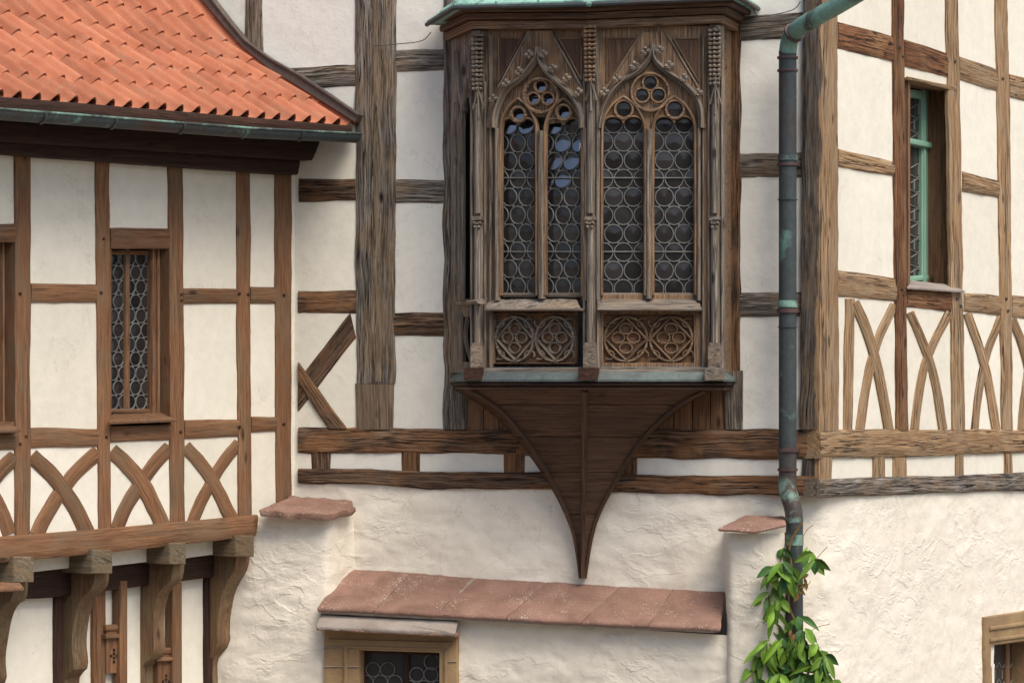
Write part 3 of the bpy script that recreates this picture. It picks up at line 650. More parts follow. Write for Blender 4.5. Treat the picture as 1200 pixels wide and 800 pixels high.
lp(287, 333, 150, 150, 346, 346); lp(287, 333, 346, 346, 497, 496)
lp(-30, 28, 517, 516, 650, 645); lp(28, 124, 513, 512, 645, 637); lp(124, 209, 508, 506, 637, 628); lp(209, 288, 503, 501, 628, 621); lp(288, 334, 497, 496, 621, 603)
lp(333, 346, 150, 150, 605, 603)
# wall plate and soffit
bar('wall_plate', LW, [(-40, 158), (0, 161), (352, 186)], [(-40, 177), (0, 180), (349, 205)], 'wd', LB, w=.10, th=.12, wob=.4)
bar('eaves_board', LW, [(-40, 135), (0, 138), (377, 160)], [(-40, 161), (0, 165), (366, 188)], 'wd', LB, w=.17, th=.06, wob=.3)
for (x, y) in ((213, 345), (213, 352), (281, 344), (291, 345), (281, 500), (24, 344), (31, 511), (119, 343), (125, 512), (212, 506), (333, 346), (333, 497), (24, 520), (122, 280)):
    mb = MB(); ellipse(mb, LW, x, y, 1.7, 1.9, .021, n=8); mb.build('peg', 'wd', LB)
# windows
def circles_window(pl, par_, x0, x1, y0, y1, px_, py_, rx, ry, w, ox, oy, name='glazing', wd=1.2, lead='lead', gl='glass', skip=None, tiltf=None):
    lead_mb = MB(); r = 0; y = oy
    gb = panel(pl, [(x0, y0), (x1, y0), (x1, y1), (x0, y1)], 'leadd', par_, w=w-.008, th=.01, name=name, amp=0.0, step=60)
    return gb
def glazing(pl, parent, x0, x1, y0, y1, pitchx, pitchy, rx, ry, w, ox, oy, wd=1.2, lead='lead', tiltf=None, bars=()):
    """leaded bullseye glazing; returns list of created panes. All hang directly under parent."""
    panel(pl, [(x0, y0), (x1, y0), (x1, y1), (x0, y1)], 'glassb', parent, w=w-.007, th=.012, name='glass', amp=0.0, step=60)
    lm = MB(); r = 0; y = oy; box = (x0, x1, y0, y1)
    while y < y1+ry:
        x = ox+(pitchx/2 if r % 2 else 0)-pitchx*2
        while x < x1+rx*0.7:
            if x > x0-rx*0.7 and y > y0-ry*.7 and y < y1+ry*.7:
                m1 = MB(); tl = tiltf(x, y) if tiltf else (random.gauss(0, .03), random.gauss(0, .03))
                ellipse(m1, pl, x, y, rx-.2, ry-.2, w, box, tl)
                m1.build('pane', 'glasss' if abs(tl[1]) > .2 else 'glass', parent)
                ring(lm, pl, x, y, rx, ry, wd, w+.006, .006, box)
                for (dx, dy) in ((pitchx/2, pitchy), (-pitchx/2, pitchy)):
                    mx, my = x+dx/2, y+dy/2
                    if x0+1 < mx < x1-1 and y0 < my < y1: ring(lm, pl, mx, my, .9, .9, 1.3, w+.005, .004, box, n=6)
            x += pitchx
        y += pitchy; r += 1
    for by in bars: mould(lm, pl, [(x0, by), (x1, by)], 1.6, w+.010, .004, sm=0)
    return lm.build('lead_came', lead, parent)
def lwin(x0, x1, y0, y1, glz, mull, stile, sill):
    fr = recess('window', LW, x0, y0, x1, y1, .125, 'wp', LB)
    for (a, b) in glz: glazing(LW, fr, a, b, y0+6, y1-9, 12.6, 16.8, 6.2, 8.1, -.095, (a+b)/2+(6.3 if a < 140 else 0), y0+12, 1.1)
    for (a, b) in mull: post('casement', LW, a, b, y0, a, b, y1-2, 'wp', fr, w=-.075, wob=0, th=.03)
    for (a, b) in stile: post('casement', LW, a, b, y0, a, b, y1, 'wp', fr, w=-.05, wob=0, th=.04)
    rail('casement', LW, x0-6, y0+2, y0+7, stile[0][1], y0+2, y0+8, 'wp', fr, w=-.078, wob=0, th=.03)
    rail('casement', LW, x0-6, y1-10, y1-5, stile[0][0]+2, y1-10, y1-5, 'wp', fr, w=-.07, wob=0, th=.03)
    slabpoly('sill', [P(LW, *sill[0], .075), P(LW, *sill[1], -.09), P(LW, *sill[2], -.09), P(LW, *sill[3], .075)], Vector((0, 0, -.02)), 'wp', fr, jit=.0012)
lwin(130.5, 198, 291, 489, [(131, 147.5), (152, 179)], [(147, 152.5)], [(178.5, 183), (184.5, 188)], [(127, 493), (131, 484), (186, 482), (208, 490)])
lwin(-52, 18, 284, 494, [(-38, -3)], [(-3, 2)], [(3, 6), (9, 12)], [(-60, 505), (-52, 496), (2, 492), (26, 502)])
# joists, brackets and the recessed lower wall
def jt(x0, x1, y0, y1, ybase, bpts, i):
    # joist: a beam running back into the wall; end face at w=.05
    pl = LW; w0 = .062
    a = P(pl, x0, y0, w0); b = P(pl, x1, y0, w0); c = P(pl, x1, y1, w0); d = P(pl, x0, y1, w0)
    mb = MB(); nb = -pl.n3*.5
    vs = []; gs = []
    for k, off in enumerate((0, .01, .5)):
        sh = 0.004 if k == 0 else 0
        for q, (sx, sz) in zip((a, b, c, d), ((1, -1), (-1, -1), (-1, 1), (1, 1))):
            vs.append(q-pl.n3*off+pl.t3*sx*sh+Vector((0, 0, sz*sh))); gs.append(Vector((off, sz*.1+sx*.05, sz*.05)))
    fs = [(0, 1, 2, 3)]+[(k*4+j, k*4+(j+1) % 4, (k+1)*4+(j+1) % 4, (k+1)*4+j) for k in range(2) for j in range(4)]
    mb.add(vs, fs, gs); mb.build('joist', 'wj', LB, label='square joist end greyed by weather')
    # bracket: curved knee, right silhouette given in photo pixels
    bw = P(pl, x0+2, y1, 0); bw2 = P(pl, x1-3, y1, 0); thick = (bw2-bw).dot(pl.t3)*.92
    s0 = (bw-Vector((pl.p.x, pl.p.y, 0))).dot(pl.t3)   # position along the wall of the visible side
    pr = []
    for (px, py) in bpts:
        # find outward distance so that the far (right) edge of the front face lands on px
        base = Vector((pl.p.x, pl.p.y, 0))+pl.t3*(s0+thick)
        aa = (px-600)/F; wv = max(-.235, (aa*base.y-base.x)/(pl.n.x-aa*pl.n.y))
        X = base+pl.n3*wv; z = EYE+(450-py)/F*X.y; pr.append(Vector((wv, z)))
    pr = resamp(smooth_pts(pr, 1), 26)
    base = Vector((pl.p.x, pl.p.y, 0))+pl.t3*s0; vs = []; gs = []
    for (wv, z) in pr:
        for tt in (0, thick):
            for ww in (-.27, wv):
                X = base+pl.t3*tt+pl.n3*ww; vs.append(Vector((X.x, X.y, z))); gs.append(Vector((z, ww, tt)))
    n = len(pr); fs = []
    for k in range(n-1):
        o = k*4; p = o+4
        fs += [(o, p, p+1, o+1), (o+1, p+1, p+3, o+3), (o+3, p+3, p+2, o+2), (o+2, p+2, p, o)]
    fs += [(0, 1, 3, 2), ((n-1)*4, (n-1)*4+2, (n-1)*4+3, (n-1)*4+1)]
    mb = MB(); mb.add(vs, fs, gs); mb.build('bracket', 'wbr', LB, smooth=True)
jt(16, 40, 652, 682, 0, [(33, 681), (32, 702), (22, 706), (14, 722), (10, 745), (6, 770), (8, 790), (8, 797), (-4, 806), (-8, 860)], 0)
jt(108, 132, 644, 672, 0, [(128, 671), (127, 688), (114, 697), (107, 712), (103, 732), (101, 752), (104, 776), (103, 783), (92, 791), (87, 803), (85, 860)], 1)
jt(199, 218, 636, 661, 0, [(216, 660), (215, 680), (201, 688), (196, 700), (192, 722), (192, 740), (194, 760), (192, 769), (180, 775), (173, 790), (172, 860)], 2)
jt(276, 298, 627, 652, 0, [(293, 651), (291, 667), (281, 681), (274, 697), (271, 722), (270, 740), (271, 752), (269, 757), (258, 770), (255, 790), (254, 860)], 3)
jt(-76, -52, 660, 690, 0, [(-59, 690), (-60, 712), (-72, 720), (-80, 750), (-82, 800), (-84, 860)], 4)
for (x0, x1, y) in ((41, 78, 656), (133, 168, 649), (219, 248, 640)):    # plaster between the joists
    panel(LW, [(x0-4, y-6), (x1+4, y-10), (x1+4, y+9), (x0-4, y+14)], 'pl', LB, w=-.12, th=.04, name='infill')
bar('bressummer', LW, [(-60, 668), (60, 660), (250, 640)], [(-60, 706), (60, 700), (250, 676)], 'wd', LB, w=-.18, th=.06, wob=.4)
panel(L2, [(-60, 690), (70, 690), (70, 870), (-60, 870)], 'pl', LB, w=0)
panel(L2, [(70, 680), (146, 670), (146, 870), (70, 870)], 'pl', LB, w=0)
panel(L2, [(146, 670), (206, 665), (206, 870), (146, 870)], 'pl', LB, w=0)
panel(L2, [(206, 665), (262, 658), (262, 870), (206, 870)], 'pl', LB, w=0)
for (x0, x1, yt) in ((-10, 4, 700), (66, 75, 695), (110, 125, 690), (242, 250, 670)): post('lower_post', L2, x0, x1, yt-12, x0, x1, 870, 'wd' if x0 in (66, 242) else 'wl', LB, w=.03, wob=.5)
# pierced shutters, seen between the brackets
def shutter(x0, x1, ytop, yb, xs, holes, ymull):
    sh = post('shutter', L2, x0, x1, ytop, x0, x1, yb, 'wl', LB, w=.045, wob=.1, th=.03, rnd=.003)
    rail('shutter_rail', L2, x0-1, ytop-6, ytop+1, x1+1, ytop-7, ytop, 'wl', sh, w=.055, wob=0, th=.03)
    rail('shutter_rail', L2, x0-1, ytop+5, ytop+10, x1+1, ytop+4, ytop+9, 'wl', sh, w=.068, wob=0, th=.04)
    mb = MB(); cx = (x0+x1)/2; cy = holes
    for (dx, dy) in ((0, -7), (0, 7), (-3.4, 0), (3.4, 0), (0, -2.4), (0, 2.4)): ellipse(mb, L2, cx+dx, cy+dy, 1.2, 1.7, .051, n=8, dome=.0)
    mb.build('rosette_hole', 'black', sh)
    post('shutter_stile', L2, xs[0], xs[1], ymull, xs[0], xs[1], 870, 'wl', sh, w=.075, wob=.1, th=.05)
    return sh
shutter(125, 143, 738, 788, (141, 150), 768, 680)
shutter(185, 205, 765, 860, (203, 214), 798, 682)
post('mullion', L2, 137, 141.5, 688, 137, 141.5, 734, 'wl', LB, w=.04, wob=.1, th=.03)
slabpoly('plank_end', [P(LW, -20, 690, .2), P(LW, -20, 681, .1), P(LW, 24, 682, .1), P(LW, 28, 687, .2)], Vector((0, 0, -.02)), 'wp', LB, jit=.001)

# roof: rows of pantiles; each row runs parallel to the wall from the junction with the centre wall
rows_r = [(414, 146), (380, 121), (346, 98), (313, 77), (281, 54), (254, 24), (230, -8), (208, -42), (188, -78)]
rows_l = [113, 89, 62, 37, 15, -10, -38, -70, -104]
RWs = []
for (rx_, ry_), yl in zip(rows_r, rows_l):
    p0 = P(CW, rx_, ry_, .05); pl = Plane((p0.x, p0.y), LW.t); p1 = P(pl, -45, yl-45*0.1); RWs.append((p0, p1))
roofm = MB(); vs = []
for p0, p1 in RWs: vs += [p0-Vector((0, 0, .05)), p1-Vector((0, 0, .05)), p0-Vector((0, 0, .11)), p1-Vector((0, 0, .11))]
fs = []
for k in range(len(RWs)-1):
    o = k*4; p = o+4; fs += [(o, p, p+1, o+1), (o+2, o+3, p+3, p+2), (o, o+2, p+2, p), (o+1, p+1, p+3, o+3)]
fs += [(0, 1, 3, 2)]
roofm.add(vs, fs); ROOF = roofm.build('roof', 'wd', LB)
L0 = (RWs[0][1]-RWs[0][0]).length; NT = 23; tw = L0/NT
PROF = []
for i in range(15):
    a = i/14*1.10
    if a < .64: h = -.026*math.sin(math.pi*a/.64); k_ = 0.0
    else: h = .024*math.sin(math.pi*(a-.64)/.46); k_ = math.sin(math.pi*(a-.64)/.46)
    PROF.append((a, h, k_))
def rowpt(k, s):
    p0, p1 = RWs[k]; return p0+(p1-p0).normalized()*s
for k in range(len(RWs)-1):
    for j in range(NT):
        s0 = j*tw; mb = MB(); vs = []; jz = random.uniform(-.001, .002); js = random.uniform(-.003, .003); jb = random.uniform(-.012, .012)*.6
        col = rowpt(k+1, s0)-rowpt(k, s0); tdir = (RWs[k][1]-RWs[k][0]).normalized()
        nrm = tdir.cross(col).normalized()
        if nrm.z < 0: nrm = -nrm
        nb = 4; na = len(PROF)
        for b in range(nb):
            bb = [0, .06, .6, 1.14][b]+(jb if b == 0 else 0)
            for (a, h, k_) in PROF:
                s = s0+(1-a)*tw+js
                X = rowpt(k, s).lerp(rowpt(k+1, s), bb)
                lift = (.003+.013*k_)*(1-bb)
                vs.append(X+nrm*(h+lift+jz))
        nn = len(vs); vs += [v-nrm*.011 for v in vs]
        fs = [(b*na+i, b*na+i+1, (b+1)*na+i+1, (b+1)*na+i) for b in range(nb-1) for i in range(na-1)]
        fs += [(nn+b*na+i, nn+(b+1)*na+i, nn+(b+1)*na+i+1, nn+b*na+i+1) for b in range(nb-1) for i in range(na-1)]
        fs += [(i, nn+i, nn+i+1, i+1) for i in range(na-1)]
        fs += [(b*na, (b+1)*na, nn+(b+1)*na, nn+b*na) for b in range(nb-1)]
        fs += [(b*na+na-1, nn+b*na+na-1, nn+(b+1)*na+na-1, (b+1)*na+na-1) for b in range(nb-1)]
        mb.add(vs, fs); mb.build('tile', 'tile', ROOF, smooth=True, sharp=50)
bar('verge_board', CW, [(182, -80), (235, -2), (255, 22), (283, 54), (313, 79), (346, 99), (381, 121), (416, 143)],
    [(197, -80), (248, -2), (268, 24), (288, 48), (316, 68), (352, 88), (385, 110), (420, 134)], 'verge', LB, w=.11, th=.10, wob=.1, rnd=.0, prof=[(0, 0), (.5, .0), (.82, .001), (.84, .012), (1, .012)])
bar('fascia', LW, [(-40, 109), (0, 113), (300, 138), (412, 147)], [(-40, 130), (0, 134), (300, 157), (412, 163)], 'wd', LB, w=.43, th=.03, wob=.2)

# gutter (its own thing)
gpt = P(LW, 200, 145, .55); GT = thing('eaves_gutter', 'green and dark copper half-round gutter along the left tiled eaves', 'gutter', gpt)
rim = resamp([(-45, 124.5), (0, 128), (300, 151), (424, 157)], 30)
rp3 = [P(LW, q[0], q[1], .56) for q in rim]; mb = MB(); vs = []; r_ = .045; nA = 9
for p in rp3:
    c = p-LW.n3*r_
    for rr in (r_, r_-.004):
        for a in range(nA):
            th = math.pi*a/(nA-1); vs.append(c+LW.n3*math.cos(th)*rr+Vector((0, 0, -math.sin(th)*rr*1.15)))
m_ = nA*2; fs = []
for i in range(len(rp3)-1):
    for a in range(nA-1):
        fs.append((i*m_+a, (i+1)*m_+a, (i+1)*m_+a+1, i*m_+a+1)); fs.append((i*m_+nA+a, i*m_+nA+a+1, (i+1)*m_+nA+a+1, (i+1)*m_+nA+a))
fs.append(tuple((len(rp3)-1)*m_+a for a in range(nA)))
mb.add(vs, fs); mb.build('trough', 'cop', GT, smooth=True)
mb = MB(); tube(mb, [p+Vector((0, 0, .002)) for p in rp3], .0065, 8); mb.build('rim_bead', 'copm', GT, smooth=True)
for px in (-25, 56, 138, 218, 290, 357):
    t = (px+45)/(469); p = resamp([(-45, 124.5), (0, 128), (300, 151), (424, 157)], 200)[min(199, int(t*199))]
    c = P(LW, p[0], p[1], .56)-LW.n3*r_; mb = MB(); vs = []
    for k in range(2):
        for a in range(12):
            th = math.pi*a/11-.1; vs.append(c+LW.n3*math.cos(th)*(r_+.006)+Vector((0, 0, -math.sin(th)*(r_+.006)*1.15))+LW.t3*(.018*k-.009))
    mb.add(vs, [(a, a+1, 12+a+1, 12+a) for a in range(11)]); mb.build('hanger', 'cop', GT)

# ================================================================== ORIEL
ob_ = P(CW, 690, 450); OR = thing('oriel_window', 'carved dark oak oriel with two traceried leaded windows on a tapering corbel', 'oriel', (ob_.x, ob_.y, P(CW, 690, 680).z))
WA, WM = .36, .53
pWL = Vector(xy(CW, 526, 0)); pA = Vector(xy(CW, 560, WA)); pM = Vector(xy(CW, 691, WM)); pB = Vector(xy(CW, 838, WA)); pWR = Vector(xy(CW, 858, 0))
SL = Plane(pWL, pA-pWL); FL = Plane(pA, pM-pA); FR = Plane(pM, pB-pM)
AP = CW.off(WA); MP = CW.off(WM)
def zat(py, w=.45): return P(CW, 690, py, w).z
# body: the boards that carry everything
def face(pl, x0, x1, x0b=None):
    return x0, x1
def arch_hole(x0, x1, ytop, yb):
    """a light: straight sides, two rounded lobes meeting in a cusp"""
    cx = (x0+x1)/2; pts = [(x0, yb), (x0, ytop+14)]
    for (lc, lr) in (((x0+cx)/2, (cx-x0)/2), ((cx+x1)/2, (x1-cx)/2)):
        for k in range(9):
            a = math.pi-math.pi*k/8
            pts.append((lc+lr*math.cos(a), ytop+9-8*math.sin(a)))
    pts += [(x1, ytop+14), (x1, yb)]; return pts
def circ(cx, cy, rx, ry=None, n=20): return [(cx+rx*math.cos(2*math.pi*k/n), cy+(ry or rx)*math.sin(2*math.pi*k/n)) for k in range(n)]
def front(pl, x0, x1, lights, ytop, trefoil, ogee, og_apex, crk, kite, panel_, sill, pitch, seed, heads):
    fr = fillshape([(x0, 30), (x1, 30), (x1, 436), (x0, 436)],
                   [arch_hole(a, b, ytop, 345) for a, b in lights]+[circ(*h) for h in heads]+[circ(*t) for t in trefoil]+
                   [[(panel_[0], 368), (panel_[1], 368), (panel_[1], 425), (panel_[0], 425)]],
                   pl, 0.0, .035, 'window_frame', 'wo', OR, .6)
    # kite-shaped board behind the ogee: two raised boards
    top = kite['top']
    for side in (0, 1):
        q = kite['l'] if side == 0 else kite['r']
        og = ogee[0] if side == 0 else ogee[1]
    kp = kite['poly']; hl = kite['hole']
    hl = [(q[0], 150) if abs(q[1]-148) < .1 else q for q in hl]
    kl = [i for i, q in enumerate(hl) if q[1] == 150]      # left foot, right foot
    ring_ = hl[kl[1]:]+hl[:kl[0]+1]
    lowest = [q for q in kp if q[1] == 150]; rest = [q for q in kp if q[1] != 150]
    outl = [(lowest[1][0], 150)]+[rest[-1]]+rest[:-1]+[(lowest[0][0], 150)]+ring_
    fillshape(outl, [], pl, .016, .0145, 'gable_board', 'wo', fr, .3)
    mb = MB()
    for e in kite['edges']: mould(mb, pl, e, 2.0, .026, .008, sm=0)
    for side in ogee:
        mould(mb, pl, side, 7.5, .048, .03); mould(mb, pl, [(x, y-0.5) for x, y in side], 2.6, .062, .014)
    mb.build('ogee_hood', 'wg', fr, smooth=True)
    for tri in kite['tri']:
        fillshape(tri, [], pl, .004, .006, 'spandrel_panel', 'wk', fr, 0)
        mb = MB()
        for e in zip(tri, tri[1:]+tri[:1]): mould(mb, pl, [e[0], e[1]], 1.6, .012, .009, sm=0)
        mb.build('spandrel_moulding', 'wo', fr, smooth=True)
    # crockets
    for (cx, cy) in crk:
        mb = MB()
        for (dx, dy, r) in ((-3.1, .8, 3.2), (3.0, -.6, 3.2), (0, -3.4, 2.7), (0, 2.8, 2.4)):
            c = P(pl, cx+dx, cy+dy, .060); rr = r*.0049
            ico(mb, c, rr)
        mb.build('crocket', 'wg', fr, smooth=True)
    # arch mouldings, trefoil ring, lights
    mb = MB()
    for (a, b) in lights:
        cx = (a+b)/2; sp = ytop+22; hw = (b-a)/2+2
        apex = ytop-22
        mould(mb, pl, [(a-2, 346), (a-2, sp), (a-1, sp-16), (cx-hw*.55, apex+9), (cx, apex)], 4.2, .030, .022)
        mould(mb, pl, [(b+2, 346), (b+2, sp), (b+1, sp-16), (cx+hw*.55, apex+9), (cx, apex)], 4.2, .030, .022)
        h = arch_hole(a+.2, b-.2, ytop+.2, 345)[2:-2]
        mould(mb, pl, h, 2.8, .016, .014, sm=0, step=3)
    for h in heads: ring(mb, pl, h[0], h[1], h[2]+1.6, h[2]+1.8, 4.0, .024, .016, n=20)
    for t in trefoil: ring(mb, pl, t[0], t[1], t[2]+1.0, t[2]+1.0, 3.0, .022, .012, n=18)
    tx = sum(t[0] for t in trefoil)/3; ty = sum(t[1] for t in trefoil)/3
    ring(mb, pl, tx, ty+1, seed[0], seed[0], 4.4, .032, .02, n=28)
    mb.build('tracery', 'wo', fr, smooth=True)
    # mullion
    mx = (lights[0][1]+lights[1][0])/2
    mb = MB(); mould(mb, pl, [(mx, ytop+16), (mx, 350)], 8, .040, .03, sm=0); mb.build('mullion', 'wg', fr, smooth=True)
    # jamb mouldings
    mb = MB()
    for jx in (lights[0][0]-6, lights[1][1]+6): mould(mb, pl, [(jx, ogee[0][-1][1]), (jx, 352)], 5, .042, .028, sm=0)
    for jx in (lights[0][0]-13, lights[1][1]+11): mould(mb, pl, [(jx, 42), (jx, 432)], 3.2, .024, .018, sm=0)
    mb.build('jamb_moulding', 'wg', fr, smooth=True)
    # glazing
    for li, (a, b) in enumerate(lights):
        def tf(x, y):
            if seed[1] and (((li == 1 and y < 212 and (x+y) % 37 > 7) or (li == 0 and y < 150))): return (random.gauss(-.05, .05), random.gauss(.38, .05))
            return (random.gauss(0, .02), random.gauss(0, .02))
        glazing(pl, fr, a-1, b+1, ytop-1, 346, pitch[0], pitch[1], pitch[2], pitch[3], -.03, (a+b)/2-pitch[0]/2+pitch[4], ytop+9+pitch[5], 1.45, 'lead', tf, bars=[208.5, 295])
    for h in heads+trefoil:
        mb = MB(); ellipse(mb, pl, h[0], h[1], h[2]+1, h[2]+1, -.010, tilt=(0, .38) if seed[1] else (0, 0)); mb.build('pane', 'glasss' if seed[1] else 'glass', fr)
    # bottom rails of the casements, sill
    for (a, b) in lights: rail('glazing_bar', pl, a-2, 343, 348.5, b+2, 343, 348.5, 'wg', fr, w=-.005, wob=0, th=.03)
    z0 = None
    s = sill; slabpoly('sill', [P(pl, s[0], 361, .085), P(pl, s[0]+5, 350, -.005), P(pl, s[1]-5, 350, -.005), P(pl, s[1], 361, .085)], Vector((0, 0, -.012)), 'wg', fr, jit=.001)
    rail('sill_nosing', pl, s[0], 361, 364, s[1], 361, 364, 'wg', fr, w=.084, wob=0, th=.08)
    # carved panel
    a, b = panel_
    panel(pl, [(a-2, 364), (b+2, 364), (b+2, 427), (a-2, 427)], 'wp', fr, w=-.032, th=.02, name='panel_back', amp=.001)
    mb = MB(); hw = (b-a)/2
    for q in (0, 1):
        cx = a+hw*(q+.5); cy = 397; rx = hw/2-1.5; ry = 26
        ring(mb, pl, cx, cy, rx, ry, 4.2, -.002, .022, n=28)
        dm = [(0, -.98), (.98, .02), (0.02, .98), (-.98, 0)]
        for e in range(4):     # four long bows crossing into a leaning diamond
            (xa, ya), (xb, yb) = dm[e], dm[(e+1) % 4]; pts = []
            for k in range(9):
                t = -.12+1.2*k/8; bow = math.sin(math.pi*min(max(t, 0), 1))*(.17 if e % 2 == 0 else .10)
                ox, oy = (ya-yb), (xb-xa)
                pts.append((cx+rx*(lerp(xa, xb, t)-ox*bow*-1), cy+ry*(lerp(ya, yb, t)+oy*bow*-1)))
            pts = [(min(max(x, cx-rx-1), cx+rx+1), min(max(y, cy-ry-1), cy+ry+1)) for x, y in pts]
            mould(mb, pl, pts, 3.2, .004 if e % 2 else .0, .020, sm=0, step=4)
        for (dx, dy) in ((-.36, -.06), (.36, -.06), (0, .40), (0, -.46)):
            ring(mb, pl, cx+dx*rx, cy+dy*ry, rx*.30, ry*.24, 2.4, -.006, .014, n=14)
        for (dx, dy, a0) in ((-.80, -.72, 0.2), (.80, -.72, 1.8), (-.80, .72, -1.4), (.80, .72, 3.2)):
            ring(mb, pl, cx+dx*rx, cy+dy*ry, rx*.26, ry*.20, 2.4, -.006, .014, n=9, a0=a0-.6, a1=a0+3.6)
    mb.build('tracery_panel', 'wg' if seed[1] else 'wo', fr, smooth=True)
    return fr
def ico(mb, c, r):
    vs = []; n = 6
    for a, rr in ((-.8, .6), (0, 1), (.8, .6)):
        for k in range(n):
            th = 2*math.pi*k/n; vs.append(c+Vector((math.cos(th)*rr*r, math.sin(th)*rr*r, a*r)))
    fs = [(i*n+k, i*n+(k+1) % n, (i+1)*n+(k+1) % n, (i+1)*n+k) for i in range(2) for k in range(n)]
    fs += [tuple(range(n-1, -1, -1)), tuple(2*n+k for k in range(n))]; mb.add(vs, fs)
# left front
og1 = ([(628, 55), (627, 66), (622, 75), (608, 92), (592, 102), (583, 117), (577, 135), (577, 150)], [(629, 55), (630, 68), (635, 80), (650, 95), (665, 107), (674, 120), (680, 135), (680, 150)])
front(FL, 561, 690, [(587, 626), (639, 680)], 137, [(633, 101, 6.2), (624.5, 115.5, 6.2), (641.5, 115.5, 6.2)], og1, (628, 60),
      [(620, 64), (608, 84), (593, 98), (578, 116), (637, 64), (648, 80), (664, 92), (678, 108)],
      dict(top=34, l=None, r=None, poly=[(619, 36), (645, 36), (686, 112), (686, 150), (570, 150), (572, 125)],
           hole=[(628, 66), (623, 76), (609, 94), (593, 105), (585, 118), (580, 135), (579, 148), (680, 148), (678, 135), (672, 121), (663, 109), (649, 98), (634, 82)],
           edges=[[(645, 36), (686, 112)], [(619, 36), (573, 122)]], tri=[[(584, 45), (611, 45), (584, 96)], [(654, 45), (681, 45), (681, 94)]]),
      (579, 673), (568, 681), (20, 21, 8.9, 10.3, 0, 1), (20, 1), [(606.5, 134, 7), (660, 131.5, 7)])
og2 = ([(764, 52), (763, 62), (755, 77), (741, 88), (729, 94), (714, 110), (705, 132), (702, 150)], [(765, 52), (766, 66), (771, 75), (785, 87), (803, 98), (817, 113), (822, 132), (822, 150)])
front(FR, 692, 838, [(707, 754), (767, 813)], 135, [(762, 97, 8), (752.5, 111.5, 7.6), (771.5, 111.5, 7.6)], og2, (765, 60),
      [(756, 60), (743, 77), (723, 92), (708, 108), (773, 59), (784, 77), (801, 92), (818, 109)],
      dict(top=34, l=None, r=None, poly=[(752, 38), (780, 38), (824, 112), (827, 150), (698, 150), (702, 118)],
           hole=[(764.5, 66), (756, 79), (742, 91), (730, 97), (716, 112), (707, 133), (704, 148), (820, 148), (820, 133), (815, 115), (802, 101), (784, 90), (770, 78)],
           edges=[[(752, 38), (702, 118)], [(780, 38), (824, 112)]], tri=[[(711, 45), (744, 45), (711, 96)], [(789, 45), (819, 45), (819, 96)]]),
      (707, 813), (700, 823), (23, 21.5, 10.7, 10.9, 0, 1), (22, 0), [(731, 128, 9), (791, 128, 9)])
# left side face, seen at a narrow angle
sf = fillshape([(528, 40), (560, 30), (560, 437), (528, 437)], [[(541, 350), (541, 140), (545, 120), (549, 112), (552, 140), (552, 350)], [(541, 424), (541, 371), (552, 371), (552, 424)]], SL, 0, .03, 'side_frame', 'wg', OR, .3)
panel(SL, [(536, 100), (557, 100), (557, 430), (536, 430)], 'black', sf, w=-.035, th=.02, name='side_back')
mb = MB()
for x in (532, 536, 539.5, 554): mould(mb, SL, [(x, 120), (x, 352)], 1.6, .025, .02, sm=0)
mould(mb, SL, [(536, 352), (536, 150), (540, 118), (546, 92)], 2.2, .03, .02); mould(mb, SL, [(556, 200), (556, 140), (551, 110), (546, 92)], 2.2, .03, .02)
mould(mb, SL, [(540, 130), (534, 95), (531, 60)], 2.2, .03, .02); mould(mb, SL, [(552, 118), (548, 80), (546, 55)], 2.2, .03, .02)
mould(mb, SL, [(534, 356), (558, 353)], 6, .06, .04, sm=0); mould(mb, SL, [(538, 368), (538, 428)], 2, .02, .015, sm=0); mould(mb, SL, [(546, 370), (542, 398), (551, 425)], 1.6, .0, .015)
mb.build('side_moulding', 'wg', sf, smooth=True)
rf_ = MB(); SR = Plane(pWR, pB-pWR)
a = pB; b = pWR; d = Vector((.03, .01))
vs = [Vector((q.x, q.y, z)) for q in (a, b, b-d, a-d) for z in (zat(436), zat(30))]
rf_.add(vs, [(0, 2, 3, 1), (2, 4, 5, 3), (4, 6, 7, 5), (6, 0, 1, 7), (1, 3, 5, 7), (0, 6, 4, 2)]); rf_.build('side_frame', 'wo', OR)
